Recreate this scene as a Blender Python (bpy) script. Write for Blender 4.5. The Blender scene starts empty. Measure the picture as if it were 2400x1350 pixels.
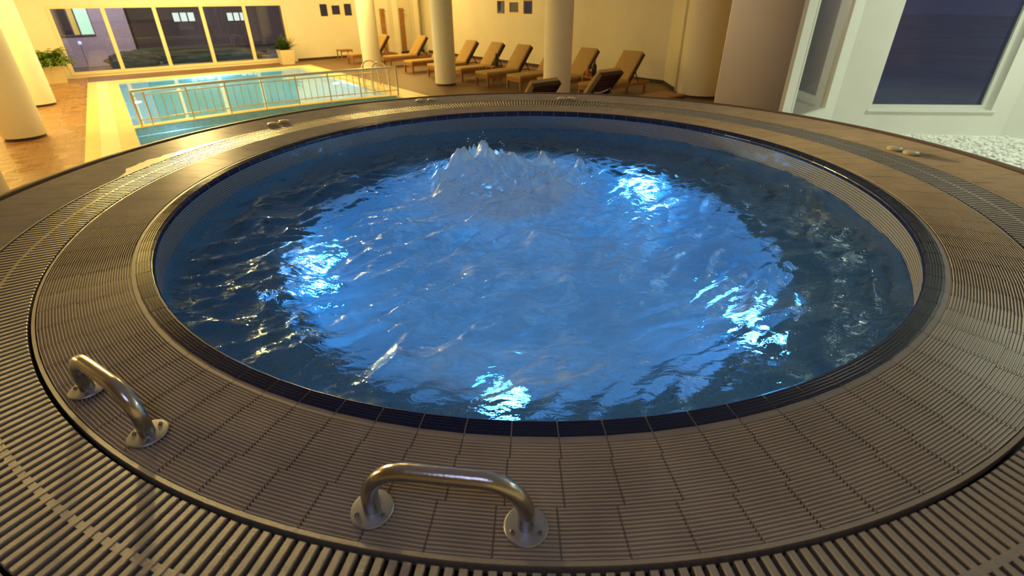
import bpy, bmesh, math, random
import numpy as np
from mathutils import Vector, Matrix, noise
random.seed(7)
sc = bpy.context.scene
C = sc.collection
PI = math.pi
R = math.radians

# ------------------------------------------------------------------ helpers
U = np.array([math.cos(R(37)), math.sin(R(37))])       # along the long window wall
V = np.array([U[1], -U[0]])                            # across the hall, towards the tub
ROOM = R(37)
ZF = -1.3                                              # hall floor (tub deck top is z = 0)
ZC = 2.45


def ab(a, b, z=0.0):
    p = a * U + b * V
    return Vector((p[0], p[1], z))


class MB:
    """Collects shapes and links them as one mesh object."""
    def __init__(self):
        self.v = []
        self.f = []

    def add(self, vs, fs):
        o = len(self.v)
        self.v.extend([tuple(p) for p in vs])
        self.f.extend([tuple(i + o for i in q) for q in fs])
        return self

    def box(self, lo, hi, M=None):
        x0, y0, z0 = lo
        x1, y1, z1 = hi
        vs = [Vector(p) for p in ((x0, y0, z0), (x1, y0, z0), (x1, y1, z0), (x0, y1, z0),
                                  (x0, y0, z1), (x1, y0, z1), (x1, y1, z1), (x0, y1, z1))]
        if M:
            vs = [M @ p for p in vs]
        return self.add(vs, [(0, 3, 2, 1), (4, 5, 6, 7), (0, 1, 5, 4), (1, 2, 6, 5), (2, 3, 7, 6), (3, 0, 4, 7)])

    def rbox(self, lo, hi, r, M=None, seg=3):
        """box with rounded edges"""
        bm = bmesh.new()
        bmesh.ops.create_cube(bm, size=1)
        c = [(lo[i] + hi[i]) / 2 for i in range(3)]
        s = [hi[i] - lo[i] for i in range(3)]
        for w in bm.verts:
            w.co = Vector([c[i] + w.co[i] * s[i] for i in range(3)])
        bmesh.ops.bevel(bm, geom=list(bm.edges), offset=r, segments=seg, profile=.5, affect='EDGES')
        vs = [(M @ w.co if M else w.co.copy()) for w in bm.verts]
        bm.verts.index_update()
        fs = [[w.index for w in f.verts] for f in bm.faces]
        bm.free()
        return self.add(vs, fs)

    def quad(self, a, b, c, d):
        return self.add([a, b, c, d], [(0, 1, 2, 3)])

    def tube(self, pts, r, n=12, caps=True):
        pts = [Vector(p) for p in pts]
        m = len(pts)
        rr = r if isinstance(r, (list, tuple)) else [r] * m
        t0 = (pts[1] - pts[0]).normalized()
        up = Vector((0, 0, 1)) if abs(t0.z) < .9 else Vector((1, 0, 0))
        nrm = (up - t0 * up.dot(t0)).normalized()
        vs = []
        for i, p in enumerate(pts):
            if i == 0:
                t = t0
            elif i == m - 1:
                t = (pts[-1] - pts[-2]).normalized()
            else:
                t = ((pts[i + 1] - p).normalized() + (p - pts[i - 1]).normalized()).normalized()
            nrm = (nrm - t * nrm.dot(t)).normalized()
            bn = t.cross(nrm)
            for k in range(n):
                a = 2 * PI * k / n
                vs.append(p + (nrm * math.cos(a) + bn * math.sin(a)) * rr[i])
        fs = []
        for i in range(m - 1):
            for k in range(n):
                k2 = (k + 1) % n
                fs.append((i * n + k, i * n + k2, (i + 1) * n + k2, (i + 1) * n + k))
        if caps:
            fs.append(tuple(range(n - 1, -1, -1)))
            fs.append(tuple((m - 1) * n + k for k in range(n)))
        return self.add(vs, fs)

    def lathe(self, prof, n=48, c=(0, 0, 0), closed=False, M=None):
        """profile of (r, z) points turned about the z axis through c"""
        m = len(prof)
        vs = []
        for (r, z) in prof:
            for k in range(n):
                a = 2 * PI * k / n
                p = Vector((c[0] + r * math.cos(a), c[1] + r * math.sin(a), c[2] + z))
                vs.append(M @ p if M else p)
        fs = []
        for i in range(m if closed else m - 1):
            j = (i + 1) % m
            for k in range(n):
                k2 = (k + 1) % n
                fs.append((i * n + k, i * n + k2, j * n + k2, j * n + k))
        return self.add(vs, fs)

    def disc(self, c, r, n=32, up=1):
        vs = [(c[0] + r * math.cos(2 * PI * k / n), c[1] + r * math.sin(2 * PI * k / n), c[2]) for k in range(n)]
        return self.add(vs, [tuple(range(n)) if up > 0 else tuple(range(n - 1, -1, -1))])

    def build(self, name, mat=None, parent=None, smooth=False, loc=None, angle=None):
        me = bpy.data.meshes.new(name)
        me.from_pydata(self.v, [], self.f)
        me.update()
        o = bpy.data.objects.new(name, me)
        C.objects.link(o)
        if mat:
            me.materials.append(mat)
        if smooth:
            me.polygons.foreach_set('use_smooth', [True] * len(me.polygons))
            if angle:
                me.set_sharp_from_angle(angle=R(angle))
        if loc is not None:
            o.location = loc
        if parent:
            o.parent = parent
        return o


def tag(o, label=None, cat=None, group=None, kind=None):
    if label:
        o['label'] = label
    if cat:
        o['category'] = cat
    if group:
        o['group'] = group
    if kind:
        o['kind'] = kind
    return o


def empty(name, loc=(0, 0, 0), rz=0.0):
    o = bpy.data.objects.new(name, None)
    o.empty_display_size = .1
    C.objects.link(o)
    o.location = loc
    o.rotation_euler = (0, 0, rz)
    return o


def copy_tree(o, parent=None):
    kids = list(o.children)
    c = o.copy()
    C.objects.link(c)
    if parent:
        c.parent = parent
    for k in kids:
        copy_tree(k, c)
    return c


def set_uv(o, fn):
    """uv from vertex coordinates, fixed at the angular seam"""
    me = o.data
    uv = me.uv_layers.new(name='UVMap')
    for p in me.polygons:
        us = [fn(me.vertices[me.loops[l].vertex_index].co) for l in p.loop_indices]
        mx = max(q[0] for q in us)
        per = fn.period if hasattr(fn, 'period') else None
        for l, q in zip(p.loop_indices, us):
            x = q[0]
            if per and mx - x > per / 2:
                x += per
            uv.data[l].uv = (x, q[1])


# ------------------------------------------------------------------ materials
def mat(name, col, rough=.5, metal=0.0, spec=.5, noise_amt=0.0, noise_scale=8.0, bump=0.0, bump_scale=80.0, coat=0.0):
    m = bpy.data.materials.new(name)
    m.use_nodes = True
    nt = m.node_tree
    b = nt.nodes['Principled BSDF']
    b.inputs['Base Color'].default_value = (*col, 1)
    b.inputs['Roughness'].default_value = rough
    b.inputs['Metallic'].default_value = metal
    b.inputs['Specular IOR Level'].default_value = spec
    if coat:
        b.inputs['Coat Weight'].default_value = coat
        b.inputs['Coat Roughness'].default_value = .08
    tc = nt.nodes.new('ShaderNodeTexCoord')
    if noise_amt:
        n = nt.nodes.new('ShaderNodeTexNoise')
        n.inputs['Scale'].default_value = noise_scale
        n.inputs['Detail'].default_value = 4
        nt.links.new(tc.outputs['Object'], n.inputs['Vector'])
        mr = nt.nodes.new('ShaderNodeMapRange')
        mr.inputs['From Min'].default_value = .3
        mr.inputs['From Max'].default_value = .7
        mr.inputs['To Min'].default_value = 1 - noise_amt
        mr.inputs['To Max'].default_value = 1 + noise_amt
        nt.links.new(n.outputs['Fac'], mr.inputs['Value'])
        mx = nt.nodes.new('ShaderNodeVectorMath')
        mx.operation = 'SCALE'
        mx.inputs[0].default_value = col
        nt.links.new(mr.outputs['Result'], mx.inputs['Scale'])
        nt.links.new(mx.outputs['Vector'], b.inputs['Base Color'])
    if bump:
        n2 = nt.nodes.new('ShaderNodeTexNoise')
        n2.inputs['Scale'].default_value = bump_scale
        n2.inputs['Detail'].default_value = 3
        nt.links.new(tc.outputs['Object'], n2.inputs['Vector'])
        bp = nt.nodes.new('ShaderNodeBump')
        bp.inputs['Strength'].default_value = bump
        bp.inputs['Distance'].default_value = .01
        nt.links.new(n2.outputs['Fac'], bp.inputs['Height'])
        nt.links.new(bp.outputs['Normal'], b.inputs['Normal'])
    return m


def N(nt, t, **kw):
    n = nt.nodes.new(t)
    for k, w in kw.items():
        setattr(n, k, w)
    return n


def mathn(nt, op, a, b=None, c=None):
    n = nt.nodes.new('ShaderNodeMath')
    n.operation = op
    for i, x in enumerate((a, b, c)):
        if x is None:
            continue
        if isinstance(x, (int, float)):
            n.inputs[i].default_value = x
        else:
            nt.links.new(x, n.inputs[i])
    return n.outputs[0]


def mosaic_mat(name, tile, grout, rough=.15, var=.18, g=.13, bump=.4):
    """square mosaic from the UV map: one tile per unit"""
    m = bpy.data.materials.new(name)
    m.use_nodes = True
    nt = m.node_tree
    b = nt.nodes['Principled BSDF']
    b.inputs['Roughness'].default_value = rough
    uv = N(nt, 'ShaderNodeUVMap')
    sp = N(nt, 'ShaderNodeSeparateXYZ')
    nt.links.new(uv.outputs['UV'], sp.inputs[0])
    msk = None
    for ax in ('X', 'Y'):
        fr = mathn(nt, 'FRACT', sp.outputs[ax])
        d = mathn(nt, 'ABSOLUTE', mathn(nt, 'SUBTRACT', fr, .5))
        e = N(nt, 'ShaderNodeMapRange')
        e.inputs['From Min'].default_value = .5 - g / 2 - .02
        e.inputs['From Max'].default_value = .5 - g / 2 + .02
        nt.links.new(d, e.inputs['Value'])
        msk = e.outputs['Result'] if msk is None else mathn(nt, 'MAXIMUM', msk, e.outputs['Result'])
    fl = N(nt, 'ShaderNodeVectorMath', operation='FLOOR')
    nt.links.new(uv.outputs['UV'], fl.inputs[0])
    wn = N(nt, 'ShaderNodeTexWhiteNoise', noise_dimensions='2D')
    nt.links.new(fl.outputs[0], wn.inputs['Vector'])
    k = mathn(nt, 'MULTIPLY_ADD', wn.outputs['Value'], 2 * var, 1 - var)
    sv = N(nt, 'ShaderNodeVectorMath', operation='SCALE')
    sv.inputs[0].default_value = tile
    nt.links.new(k, sv.inputs['Scale'])
    mx = N(nt, 'ShaderNodeMix', data_type='RGBA')
    nt.links.new(msk, mx.inputs['Factor'])
    nt.links.new(sv.outputs[0], mx.inputs['A'])
    mx.inputs['B'].default_value = (*grout, 1)
    nt.links.new(mx.outputs['Result'], b.inputs['Base Color'])
    rr = mathn(nt, 'MULTIPLY_ADD', msk, .5, rough)
    nt.links.new(rr, b.inputs['Roughness'])
    bp = N(nt, 'ShaderNodeBump')
    bp.inputs['Strength'].default_value = bump
    bp.inputs['Distance'].default_value = .002
    nt.links.new(mathn(nt, 'SUBTRACT', 1.0, msk), bp.inputs['Height'])
    nt.links.new(bp.outputs['Normal'], b.inputs['Normal'])
    return m


def plank_mat(name, c1, c2, w=.12, length=1.2, gap=.03, rough=.4, ang=0.0, wet=0.0):
    """boards or board-look tiles in object space"""
    m = bpy.data.materials.new(name)
    m.use_nodes = True
    nt = m.node_tree
    b = nt.nodes['Principled BSDF']
    tc = N(nt, 'ShaderNodeTexCoord')
    mp = N(nt, 'ShaderNodeMapping')
    mp.inputs['Rotation'].default_value = (0, 0, ang)
    nt.links.new(tc.outputs['Object'], mp.inputs['Vector'])
    br = N(nt, 'ShaderNodeTexBrick')
    br.offset = .37
    br.inputs['Scale'].default_value = 1.0
    br.inputs['Brick Width'].default_value = length
    br.inputs['Row Height'].default_value = w
    br.inputs['Mortar Size'].default_value = gap * w
    br.inputs['Color1'].default_value = (*c1, 1)
    br.inputs['Color2'].default_value = (*c2, 1)
    br.inputs['Mortar'].default_value = (c1[0] * .35, c1[1] * .35, c1[2] * .35, 1)
    nt.links.new(mp.outputs['Vector'], br.inputs['Vector'])
    sc_ = N(nt, 'ShaderNodeMapping')
    sc_.inputs['Scale'].default_value = (2.0, 30.0, 2.0)
    nt.links.new(mp.outputs['Vector'], sc_.inputs['Vector'])
    nz = N(nt, 'ShaderNodeTexNoise')
    nz.inputs['Scale'].default_value = 1.5
    nz.inputs['Detail'].default_value = 5
    nt.links.new(sc_.outputs['Vector'], nz.inputs['Vector'])
    k = N(nt, 'ShaderNodeMapRange')
    k.inputs['From Min'].default_value = .3
    k.inputs['From Max'].default_value = .7
    k.inputs['To Min'].default_value = .75
    k.inputs['To Max'].default_value = 1.2
    nt.links.new(nz.outputs['Fac'], k.inputs['Value'])
    sv = N(nt, 'ShaderNodeVectorMath', operation='SCALE')
    nt.links.new(br.outputs['Color'], sv.inputs[0])
    nt.links.new(k.outputs['Result'], sv.inputs['Scale'])
    nt.links.new(sv.outputs[0], b.inputs['Base Color'])
    b.inputs['Roughness'].default_value = rough
    if wet:
        n2 = N(nt, 'ShaderNodeTexNoise')
        n2.inputs['Scale'].default_value = 2.2
        n2.inputs['Detail'].default_value = 3
        nt.links.new(tc.outputs['Object'], n2.inputs['Vector'])
        w2 = N(nt, 'ShaderNodeMapRange')
        w2.inputs['From Min'].default_value = .5
        w2.inputs['From Max'].default_value = .6
        w2.inputs['To Min'].default_value = rough
        w2.inputs['To Max'].default_value = .12
        nt.links.new(n2.outputs['Fac'], w2.inputs['Value'])
        nt.links.new(w2.outputs['Result'], b.inputs['Roughness'])
    bp = N(nt, 'ShaderNodeBump')
    bp.inputs['Strength'].default_value = .3
    bp.inputs['Distance'].default_value = .004
    nt.links.new(mathn(nt, 'SUBTRACT', 1.0, br.outputs['Fac']), bp.inputs['Height'])
    nt.links.new(bp.outputs['Normal'], b.inputs['Normal'])
    return m


def emit_mat(name, col, st):
    m = bpy.data.materials.new(name)
    m.use_nodes = True
    nt = m.node_tree
    b = nt.nodes['Principled BSDF']
    b.inputs['Base Color'].default_value = (*[min(1, c) for c in col], 1)
    b.inputs['Emission Color'].default_value = (*col, 1)
    b.inputs['Emission Strength'].default_value = st
    return m


def pane_mat(name, tint=(.8, .85, .9), refl=1.6):
    """thin double pane: see-through, mirror by Fresnel"""
    m = bpy.data.materials.new(name)
    m.use_nodes = True
    nt = m.node_tree
    nt.nodes.clear()
    out = N(nt, 'ShaderNodeOutputMaterial')
    tr = N(nt, 'ShaderNodeBsdfTransparent')
    tr.inputs['Color'].default_value = (*tint, 1)
    gl = N(nt, 'ShaderNodeBsdfGlossy')
    gl.inputs['Roughness'].default_value = .0
    fr = N(nt, 'ShaderNodeFresnel')
    fr.inputs['IOR'].default_value = 1.5
    k = mathn(nt, 'MINIMUM', mathn(nt, 'MULTIPLY', fr.outputs[0], refl), 1.0)
    mx = N(nt, 'ShaderNodeMixShader')
    nt.links.new(k, mx.inputs[0])
    nt.links.new(tr.outputs[0], mx.inputs[1])
    nt.links.new(gl.outputs[0], mx.inputs[2])
    nt.links.new(mx.outputs[0], out.inputs[0])
    return m


def pool_water_mat(name, col, scale=5.0, strength=.25):
    m = bpy.data.materials.new(name)
    m.use_nodes = True
    nt = m.node_tree
    b = nt.nodes['Principled BSDF']
    b.inputs['Base Color'].default_value = (*col, 1)
    b.inputs['Roughness'].default_value = .02
    b.inputs['IOR'].default_value = 1.33
    b.inputs['Transmission Weight'].default_value = 1.0
    tc = N(nt, 'ShaderNodeTexCoord')
    n = N(nt, 'ShaderNodeTexNoise')
    n.inputs['Scale'].default_value = scale
    n.inputs['Detail'].default_value = 2
    nt.links.new(tc.outputs['Object'], n.inputs['Vector'])
    bp = N(nt, 'ShaderNodeBump')
    bp.inputs['Strength'].default_value = strength
    bp.inputs['Distance'].default_value = .02
    nt.links.new(n.outputs['Fac'], bp.inputs['Height'])
    nt.links.new(bp.outputs['Normal'], b.inputs['Normal'])
    return m


M = {}
M['wall'] = mat('wall_paint', (.82, .78, .68), .75, noise_amt=.03, noise_scale=1.5)
M['wall_tan'] = mat('tan_wall_paint', (.74, .60, .43), .75, noise_amt=.03, noise_scale=1.5)
M['wall_cool'] = mat('bay_wall_paint', (.82, .83, .78), .7, noise_amt=.03, noise_scale=2)
M['column'] = mat('column_paint', (.86, .82, .72), .6)
M['ceiling'] = mat('ceiling_paint', (.8, .77, .7), .8)
M['frame_y'] = mat('window_frame_cream', (.85, .75, .5), .4)
M['frame_w'] = mat('window_frame_white', (.78, .8, .74), .35)
M['base_dark'] = mat('skirting_dark', (.06, .04, .06), .4)  # for skirting, and for the shadow painted at the column feet
M['deck'] = mat('ribbed_deck_tile', (.43, .37, .31), .40, spec=.5, noise_amt=.12, noise_scale=6)
M['deck_base'] = mat('tile_grout', (.27, .22, .17), .6)
M['border'] = mat('smooth_taupe_tile', (.25, .215, .20), .5, noise_amt=.08, noise_scale=10)
M['navy'] = mat('navy_glazed_tile', (.005, .013, .060), .2, spec=.32)
M['grout_line'] = mat('pale_grout', (.42, .34, .27), .6)
M['slat'] = mat('grate_plastic', (.26, .23, .21), .3, spec=.5, bump=.35, bump_scale=500)
M['channel'] = mat('channel_dark', (.02, .02, .035), .5)
M['trim'] = mat('deck_edge_brown', (.13, .085, .065), .55, spec=.3)
M['mosaic'] = mosaic_mat('tub_mosaic', (.055, .095, .125), (.34, .31, .25), g=.25)
M['mosaic_seat'] = mosaic_mat('tub_bench_mosaic', (.10, .27, .40), (.25, .36, .45), g=.16)
M['mosaic_in'] = mosaic_mat('tub_seat_mosaic', (.32, .48, .60), (.55, .62, .68), g=.16)
M['steel'] = mat('brushed_steel', (.44, .43, .44), .2, metal=1.0, bump=.05, bump_scale=120)
M['plate_steel'] = mat('satin_steel', (.33, .34, .40), .45, metal=1.0)
M['screw'] = mat('screw_steel', (.2, .19, .2), .4, metal=1.0)
M['button'] = mat('button_beige', (.55, .47, .36), .35)
M['pebble'] = mat('white_pebble', (.93, .94, .88), .55, noise_amt=.1, noise_scale=14)
M['floor'] = plank_mat('floor_tile_brown', (.34, .18, .075), (.27, .14, .055), w=.2, length=.4, rough=.42, ang=-ROOM, wet=1)
M['deckwood'] = plank_mat('floor_plank_brown', (.22, .125, .075), (.17, .095, .06), w=.14, length=1.6, rough=.5, ang=-ROOM)
M['coping'] = mat('coping_tile', (.83, .66, .28), .35, noise_amt=.06, noise_scale=5)
M['coping_light'] = mat('coping_grate', (.88, .8, .55), .4, bump=.3, bump_scale=60)
M['pool_tile'] = mosaic_mat('pool_mosaic', (.30, .66, .78), (.55, .75, .8), var=.12, g=.1, bump=.1)
M['pool_water'] = pool_water_mat('pool_water_blue', (.72, .93, 1.0), 1.6, .06)
M['teak'] = mat('lounger_teak', (.34, .15, .05), .45, noise_amt=.2, noise_scale=9)
M['dark_wood'] = mat('backrest_dark_wood', (.05, .028, .026), .5, noise_amt=.2, noise_scale=9)
M['cushion'] = mat('lounger_cushion', (.50, .33, .13), .85, noise_amt=.06, noise_scale=20, bump=.15, bump_scale=300)
M['strap'] = mat('pale_strap', (.5, .5, .52), .6)
M['pot'] = mat('planter_clay', (.72, .62, .42), .6, noise_amt=.05)
M['soil'] = mat('planter_soil', (.04, .03, .02), .9)
M['leaf'] = mat('fern_leaf', (.10, .19, .02), .5, noise_amt=.4, noise_scale=6)
M['leaf_dark'] = mat('leaf_dark', (.05, .10, .02), .5, noise_amt=.4, noise_scale=6)
M['shower'] = mat('shower_wood', (.36, .18, .06), .5, noise_amt=.15, noise_scale=6)
M['rail'] = mat('rail_steel', (.86, .78, .62), .33, metal=1.0)
M['bottle'] = mat('bottle_dark', (.03, .015, .02), .2)
M['copper'] = mat('bottle_copper', (.42, .14, .06), .3)
M['pane'] = pane_mat('window_pane', (.8, .82, .85), 2.4)
M['pane_bay'] = pane_mat('bay_pane', (.7, .78, .85), 2.0)
M['lamp_uw'] = emit_mat('pool_lamp_glow', (.75, .88, 1.0), 9)
M['lamp_tub'] = emit_mat('tub_lamp_glow', (.68, .76, 1.0), 9)
M['ext_wall'] = mat('night_wall', (.34, .29, .31), .8, noise_amt=.1)
M['ext_dark'] = mat('night_dark_wall', (.16, .13, .14), .9, noise_amt=.1)
M['ext_ground'] = mat('night_ground', (.09, .085, .07), .9, noise_amt=.5, noise_scale=.6)
M['ext_terrace'] = mat('night_terrace', (.55, .62, .7), .8, noise_amt=.15, noise_scale=.5)  # pale blue picked so ground and outer wall pass for night sky
M['hedge'] = mat('night_hedge', (.025, .03, .025), .9, noise_amt=.4, noise_scale=4)
M['sand'] = mat('night_sand', (.42, .34, .28), .9, noise_amt=.3, noise_scale=2)
M['lit_green'] = emit_mat('lit_window_green', (.42, .75, .48), .75)
M['lit_yellow'] = emit_mat('lit_curtain_yellow', (.55, .42, .08), .5)
M['lit_white'] = emit_mat('lit_window_white', (.8, .95, .82), .9)  # white glow standing in for reflections in the long window
M['garden_lamp'] = emit_mat('garden_lamp_glow', (.35, .4, 1.0), 2.0)
M['lens'] = mat('lamp_ring', (.7, .72, .75), .3, metal=1.0)
M['ext_window_dark'] = mat('dark_window', (.02, .02, .03), .2)

# ------------------------------------------------------------------ camera (optics solved from the photo)
H = .9
CAM = Vector((-.1348, -2.6677, H))
F_PX, TILT, ROLL, SX, SY = 1130.4, .4819, -.0139, -18.85, -81.5
c_, s_ = math.cos(ROLL), math.sin(ROLL)
fwd = Vector((0, math.cos(TILT), -math.sin(TILT)))
up0 = Vector((0, math.sin(TILT), math.cos(TILT)))
rt0 = Vector((1, 0, 0))
cr = rt0 * c_ + up0 * s_
cu = up0 * c_ - rt0 * s_
cd = bpy.data.cameras.new('camera')
cam = bpy.data.objects.new('camera', cd)
C.objects.link(cam)
mw = Matrix((cr, cu, -fwd)).transposed().to_4x4()
mw.translation = CAM
cam.matrix_world = mw
cd.sensor_width = 36
cd.sensor_fit = 'HORIZONTAL'
cd.lens = F_PX / 2400 * 36
cd.shift_x = -SX / 2400
cd.shift_y = SY / 2400
cd.clip_start = .02
cd.clip_end = 200
cd.dof.use_dof = True
cd.dof.focus_distance = 2.0
cd.dof.aperture_fstop = 3.2
sc.camera = cam

# ------------------------------------------------------------------ the whirlpool tub
NT = 106
STEP = 2 * PI / NT
OFF = R(-90.40)
tub = empty('whirlpool_tub', (0, 0, 0))
tag(tub, 'round sunken whirlpool tub with navy tiled rim and ribbed taupe surround', 'hot tub')

R_IN, R_NAV0, R_NAV1, R_BORD = 1.822, 1.826, 1.871, 1.8896
R_G0, R_G1 = 2.1717, 2.394           # drain slats
R_E = 2.795                           # edge of tiled deck
ZW = -.148


def ring_tiles(prof_fn, n, off, gap_m, mbs, jit=0.0):
    """n straight tiles round the ring; prof: list of (r, z)"""
    rnd = random.Random(int(off * 1000) + n)
    for i in range(n):
        prof = prof_fn(i)
        rm = prof[len(prof) // 2][0]
        g = gap_m / rm / 2
        a0 = off + i * 2 * PI / n + g
        a1 = off + (i + 1) * 2 * PI / n - g
        dz = rnd.uniform(-jit, jit)
        vs = []
        for (r, z) in prof:
            vs.append((r * math.cos(a0), r * math.sin(a0), z + dz))
            vs.append((r * math.cos(a1), r * math.sin(a1), z + dz))
        fs = [(2 * k, 2 * k + 2, 2 * k + 3, 2 * k + 1) for k in range(len(prof) - 1)]
        mbs.add(vs, fs)


def ribs(r0, r1, n, depth=.0068, zt=0.0):
    p = (r1 - r0) / n
    prof = [(r0, zt - depth - .002)]
    for k in range(n):
        s = r0 + k * p
        prof += [(s + .02 * p, zt - depth), (s + .46 * p, zt - depth), (s + .54 * p, zt - .001), (s + .61 * p, zt), (s + .77 * p, zt), (s + .85 * p, zt - .001), (s + .96 * p, zt - depth)]
    prof.append((r1, zt - depth - .002))
    return prof


# navy rim: ribbed top, rounded nose
nav = [(R_IN + .001, -.034), (R_IN - .006, -.030), (R_IN - .0075, -.020), (R_IN - .005, -.008), (R_IN + .001, -.002)]
for k in range(5):
    r0 = R_IN + .004 + k * .0088
    nav += [(r0, -.0012), (r0 + .0007, .0002), (r0 + .0014, .0009), (r0 + .0021, .0009), (r0 + .0028, .0002), (r0 + .0035, -.0012), (r0 + .0080, -.0014)]
nav += [(R_NAV1 - .001, 0), (R_NAV1, -.006)]
mb = MB()
ring_tiles(lambda i: nav, NT, OFF, .0026, mb)
o = mb.build('navy_rim', M['navy'], tub, smooth=True, angle=40)
o['label'] = 'ribbed navy glazed edge tiles'
mb = MB()
mb.lathe([(R_IN + .002, -.034), (R_IN - .0045, -.028), (R_IN - .006, -.020), (R_IN - .0035, -.008), (R_IN + .003, -.0028), (R_NAV1 + .001, -.0028)], 424)
mb.build('rim_grout', M['grout_line'], tub, smooth=True)
mb = MB()
ring_tiles(lambda i: [(R_NAV1 + .001, -.006), (R_NAV1 + .002, -.0022), (R_BORD - .003, -.0022), (R_BORD, -.0045)], NT, OFF, .0016, mb)
mb.build('rim_border', M['border'], tub)

# ribbed tile rows
mb = MB()
inner_rows = [(R_BORD, 1.930, 5, OFF), (1.930, 2.045, 14, OFF + R(-.15)), (2.045, 2.1525, 13, OFF + R(-.6))]
for (r0, r1, n, of) in inner_rows:
    pr = ribs(r0, r1, n)
    ring_tiles(lambda i: pr, NT, of, .0034, mb, .0003)
o = mb.build('inner_tile_ring', M['deck'], tub)
mb = MB()
outer_rows = [(2.410, 2.520, 13, OFF + R(.8)), (2.520, 2.655, 16, OFF + R(-.9)), (2.655, R_E, 16, OFF + R(.4))]
for (r0, r1, n, of) in outer_rows:
    pr = ribs(r0, r1, n)
    ring_tiles(lambda i: pr, NT, of, .0034, mb, .0003)
o = mb.build('outer_tile_ring', M['deck'], tub)
# grout bed, channel, edge and outer drum
mb = MB()
mb.lathe([(R_NAV1, -.0092), (2.153, -.0092)], 424)
mb.lathe([(2.4095, -.0092), (R_E + .002, -.0092)], 424)
mb.build('grout_bed', M['deck_base'], tub)
mb = MB()
mb.lathe([(2.1532, -.001), (2.1535, -.12), (2.4090, -.12), (2.4092, -.001)], 240)
mb.build('drain_channel', M['channel'], tub)
mb = MB()
prof = [(R_E + .028, -.010), (R_E + .030, -.002), (R_E + .036, .004), (R_E + .06, .006), (R_E + .085, .002), (R_E + .097, -.012), (R_E + .10, -.04), (R_E + .10, -.09)]
mb.lathe(prof, 240)
o = mb.build('edge_trim', M['trim'], tub, smooth=True)
o['label'] = 'brown rounded outer edge tiles'
mb = MB()
mb.lathe([(R_E + .001, -.0045), (R_E + .001, -.012), (R_E + .030, -.012)], 240)
mb.build('edge_groove', M['navy'], tub)
mb = MB()
mb.lathe([(R_E + .095, -.05), (R_E + .095, ZF + .001)], 160)
mb.build('drum_wall', M['border'], tub, smooth=True)

# basin: mosaic wall, bench, well
R_WELL, Z_BENCH, Z_WELL = 1.375, -.53, -1.12
NM = NT * 8


def polar_uv(scale_z):
    def f(co):
        return ((math.atan2(co.y, co.x) % (2 * PI)) / (2 * PI) * NM, co.z / scale_z)
    f.period = NM
    return f


mb = MB()
mb.lathe([(R_IN, Z_BENCH), (R_IN, -.033)], 424)
o = mb.build('mosaic_wall', M['mosaic'], tub, smooth=True)
set_uv(o, polar_uv(.0137))
o['label'] = 'grey blue mosaic wall with pale grout'
mb = MB()
mb.lathe([(R_WELL, Z_BENCH), (1.6, Z_BENCH), (R_IN, Z_BENCH)], 212)
o = mb.build('bench_seat', M['mosaic_seat'], tub)
set_uv(o, lambda co: (co.x / .03, co.y / .03))
mb = MB()
mb.lathe([(R_WELL, Z_WELL), (R_WELL, Z_BENCH)], 212)
o = mb.build('well_wall', M['mosaic_in'], tub, smooth=True)
fu = polar_uv(.02)
set_uv(o, fu)
mb = MB()
mb.lathe([(.001, Z_WELL), (.6, Z_WELL), (R_WELL, Z_WELL)], 120)
o = mb.build('well_floor', M['mosaic_in'], tub)
set_uv(o, lambda co: (co.x / .03, co.y / .03))

# drain grate
gr = empty('drain_grate')
tag(gr, 'ring-shaped slatted overflow grate let into the ribbed tub deck', 'drain grate')
NS = 523
mb = MB()
spine = 2.288
for i in range(NS):
    a = OFF + (i + .35) * 2 * PI / NS
    Mx = Matrix.Rotation(a, 4, 'Z')
    for (r0, r1, w) in ((R_G0 + .001, R_G1 - .001, .0080),):
        hw = w
        vs = [(r0, -hw, -.022), (r1, -hw, -.022), (r1, hw, -.022), (r0, hw, -.022),
              (r0, -hw, -.003), (r1, -hw, -.003), (r1, hw, -.003), (r0, hw, -.003),
              (r0 + .002, -hw + .0016, -.0005), (r1 - .002, -hw + .0016, -.0005), (r1 - .002, hw - .0016, -.0005), (r0 + .002, hw - .0016, -.0005)]
        fs = [(0, 1, 5, 4), (1, 2, 6, 5), (2, 3, 7, 6), (3, 0, 4, 7), (4, 5, 9, 8), (5, 6, 10, 9), (6, 7, 11, 10), (7, 4, 8, 11), (8, 9, 10, 11)]
        mb.add([Mx @ Vector(p) for p in vs], fs)
o = mb.build('slats', M['slat'], gr)
mb = MB()
mb.lathe([(spine - .007, -.02), (spine - .007, -.0012), (spine + .007, -.0012), (spine + .007, -.02)], 240)
mb.build('spine', M['slat'], gr)
for (r0, r1) in ((2.1536, 2.1625), (2.4015, 2.4088)):
    mb = MB()
    mb.lathe([(r0, -.03), (r0, .0004), (r1, .0004), (r1, -.03)], 424)
    mb.build('frame_ring', M['slat'], gr)

# ------------------------------------------------------------------ tub water: waves, boiling foam in the middle
F0 = Vector((-.12, .02))
bumps = [(-.34, .44, .13, .24), (-.22, .60, .09, .13), (-.44, .36, .07, .11), (-.12, .34, .06, .10), (.06, .46, .08, .20), (.30, .40, .06, .13),
         (.10, .16, .07, .17), (-.50, .10, .06, .16), (.39, .50, .09, .055), (.16, .57, .07, .05), (-.1, -.15, .04, .2), (.25, 0, .05, .14)]
spikes = [(-.245, .66, .10, .018), (-.36, .58, .07, .016), (-.33, .60, .05, .014), (.37, .50, .07, .022), (.40, .47, .05, .02), (.46, .47, .04, .02), (.13, .56, .06, .02), (-.14, .70, .05, .02)]


def fbm(x, y, z, o):
    return noise.fractal(Vector((x, y, z)), 1.0, 2.0, o)


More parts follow.
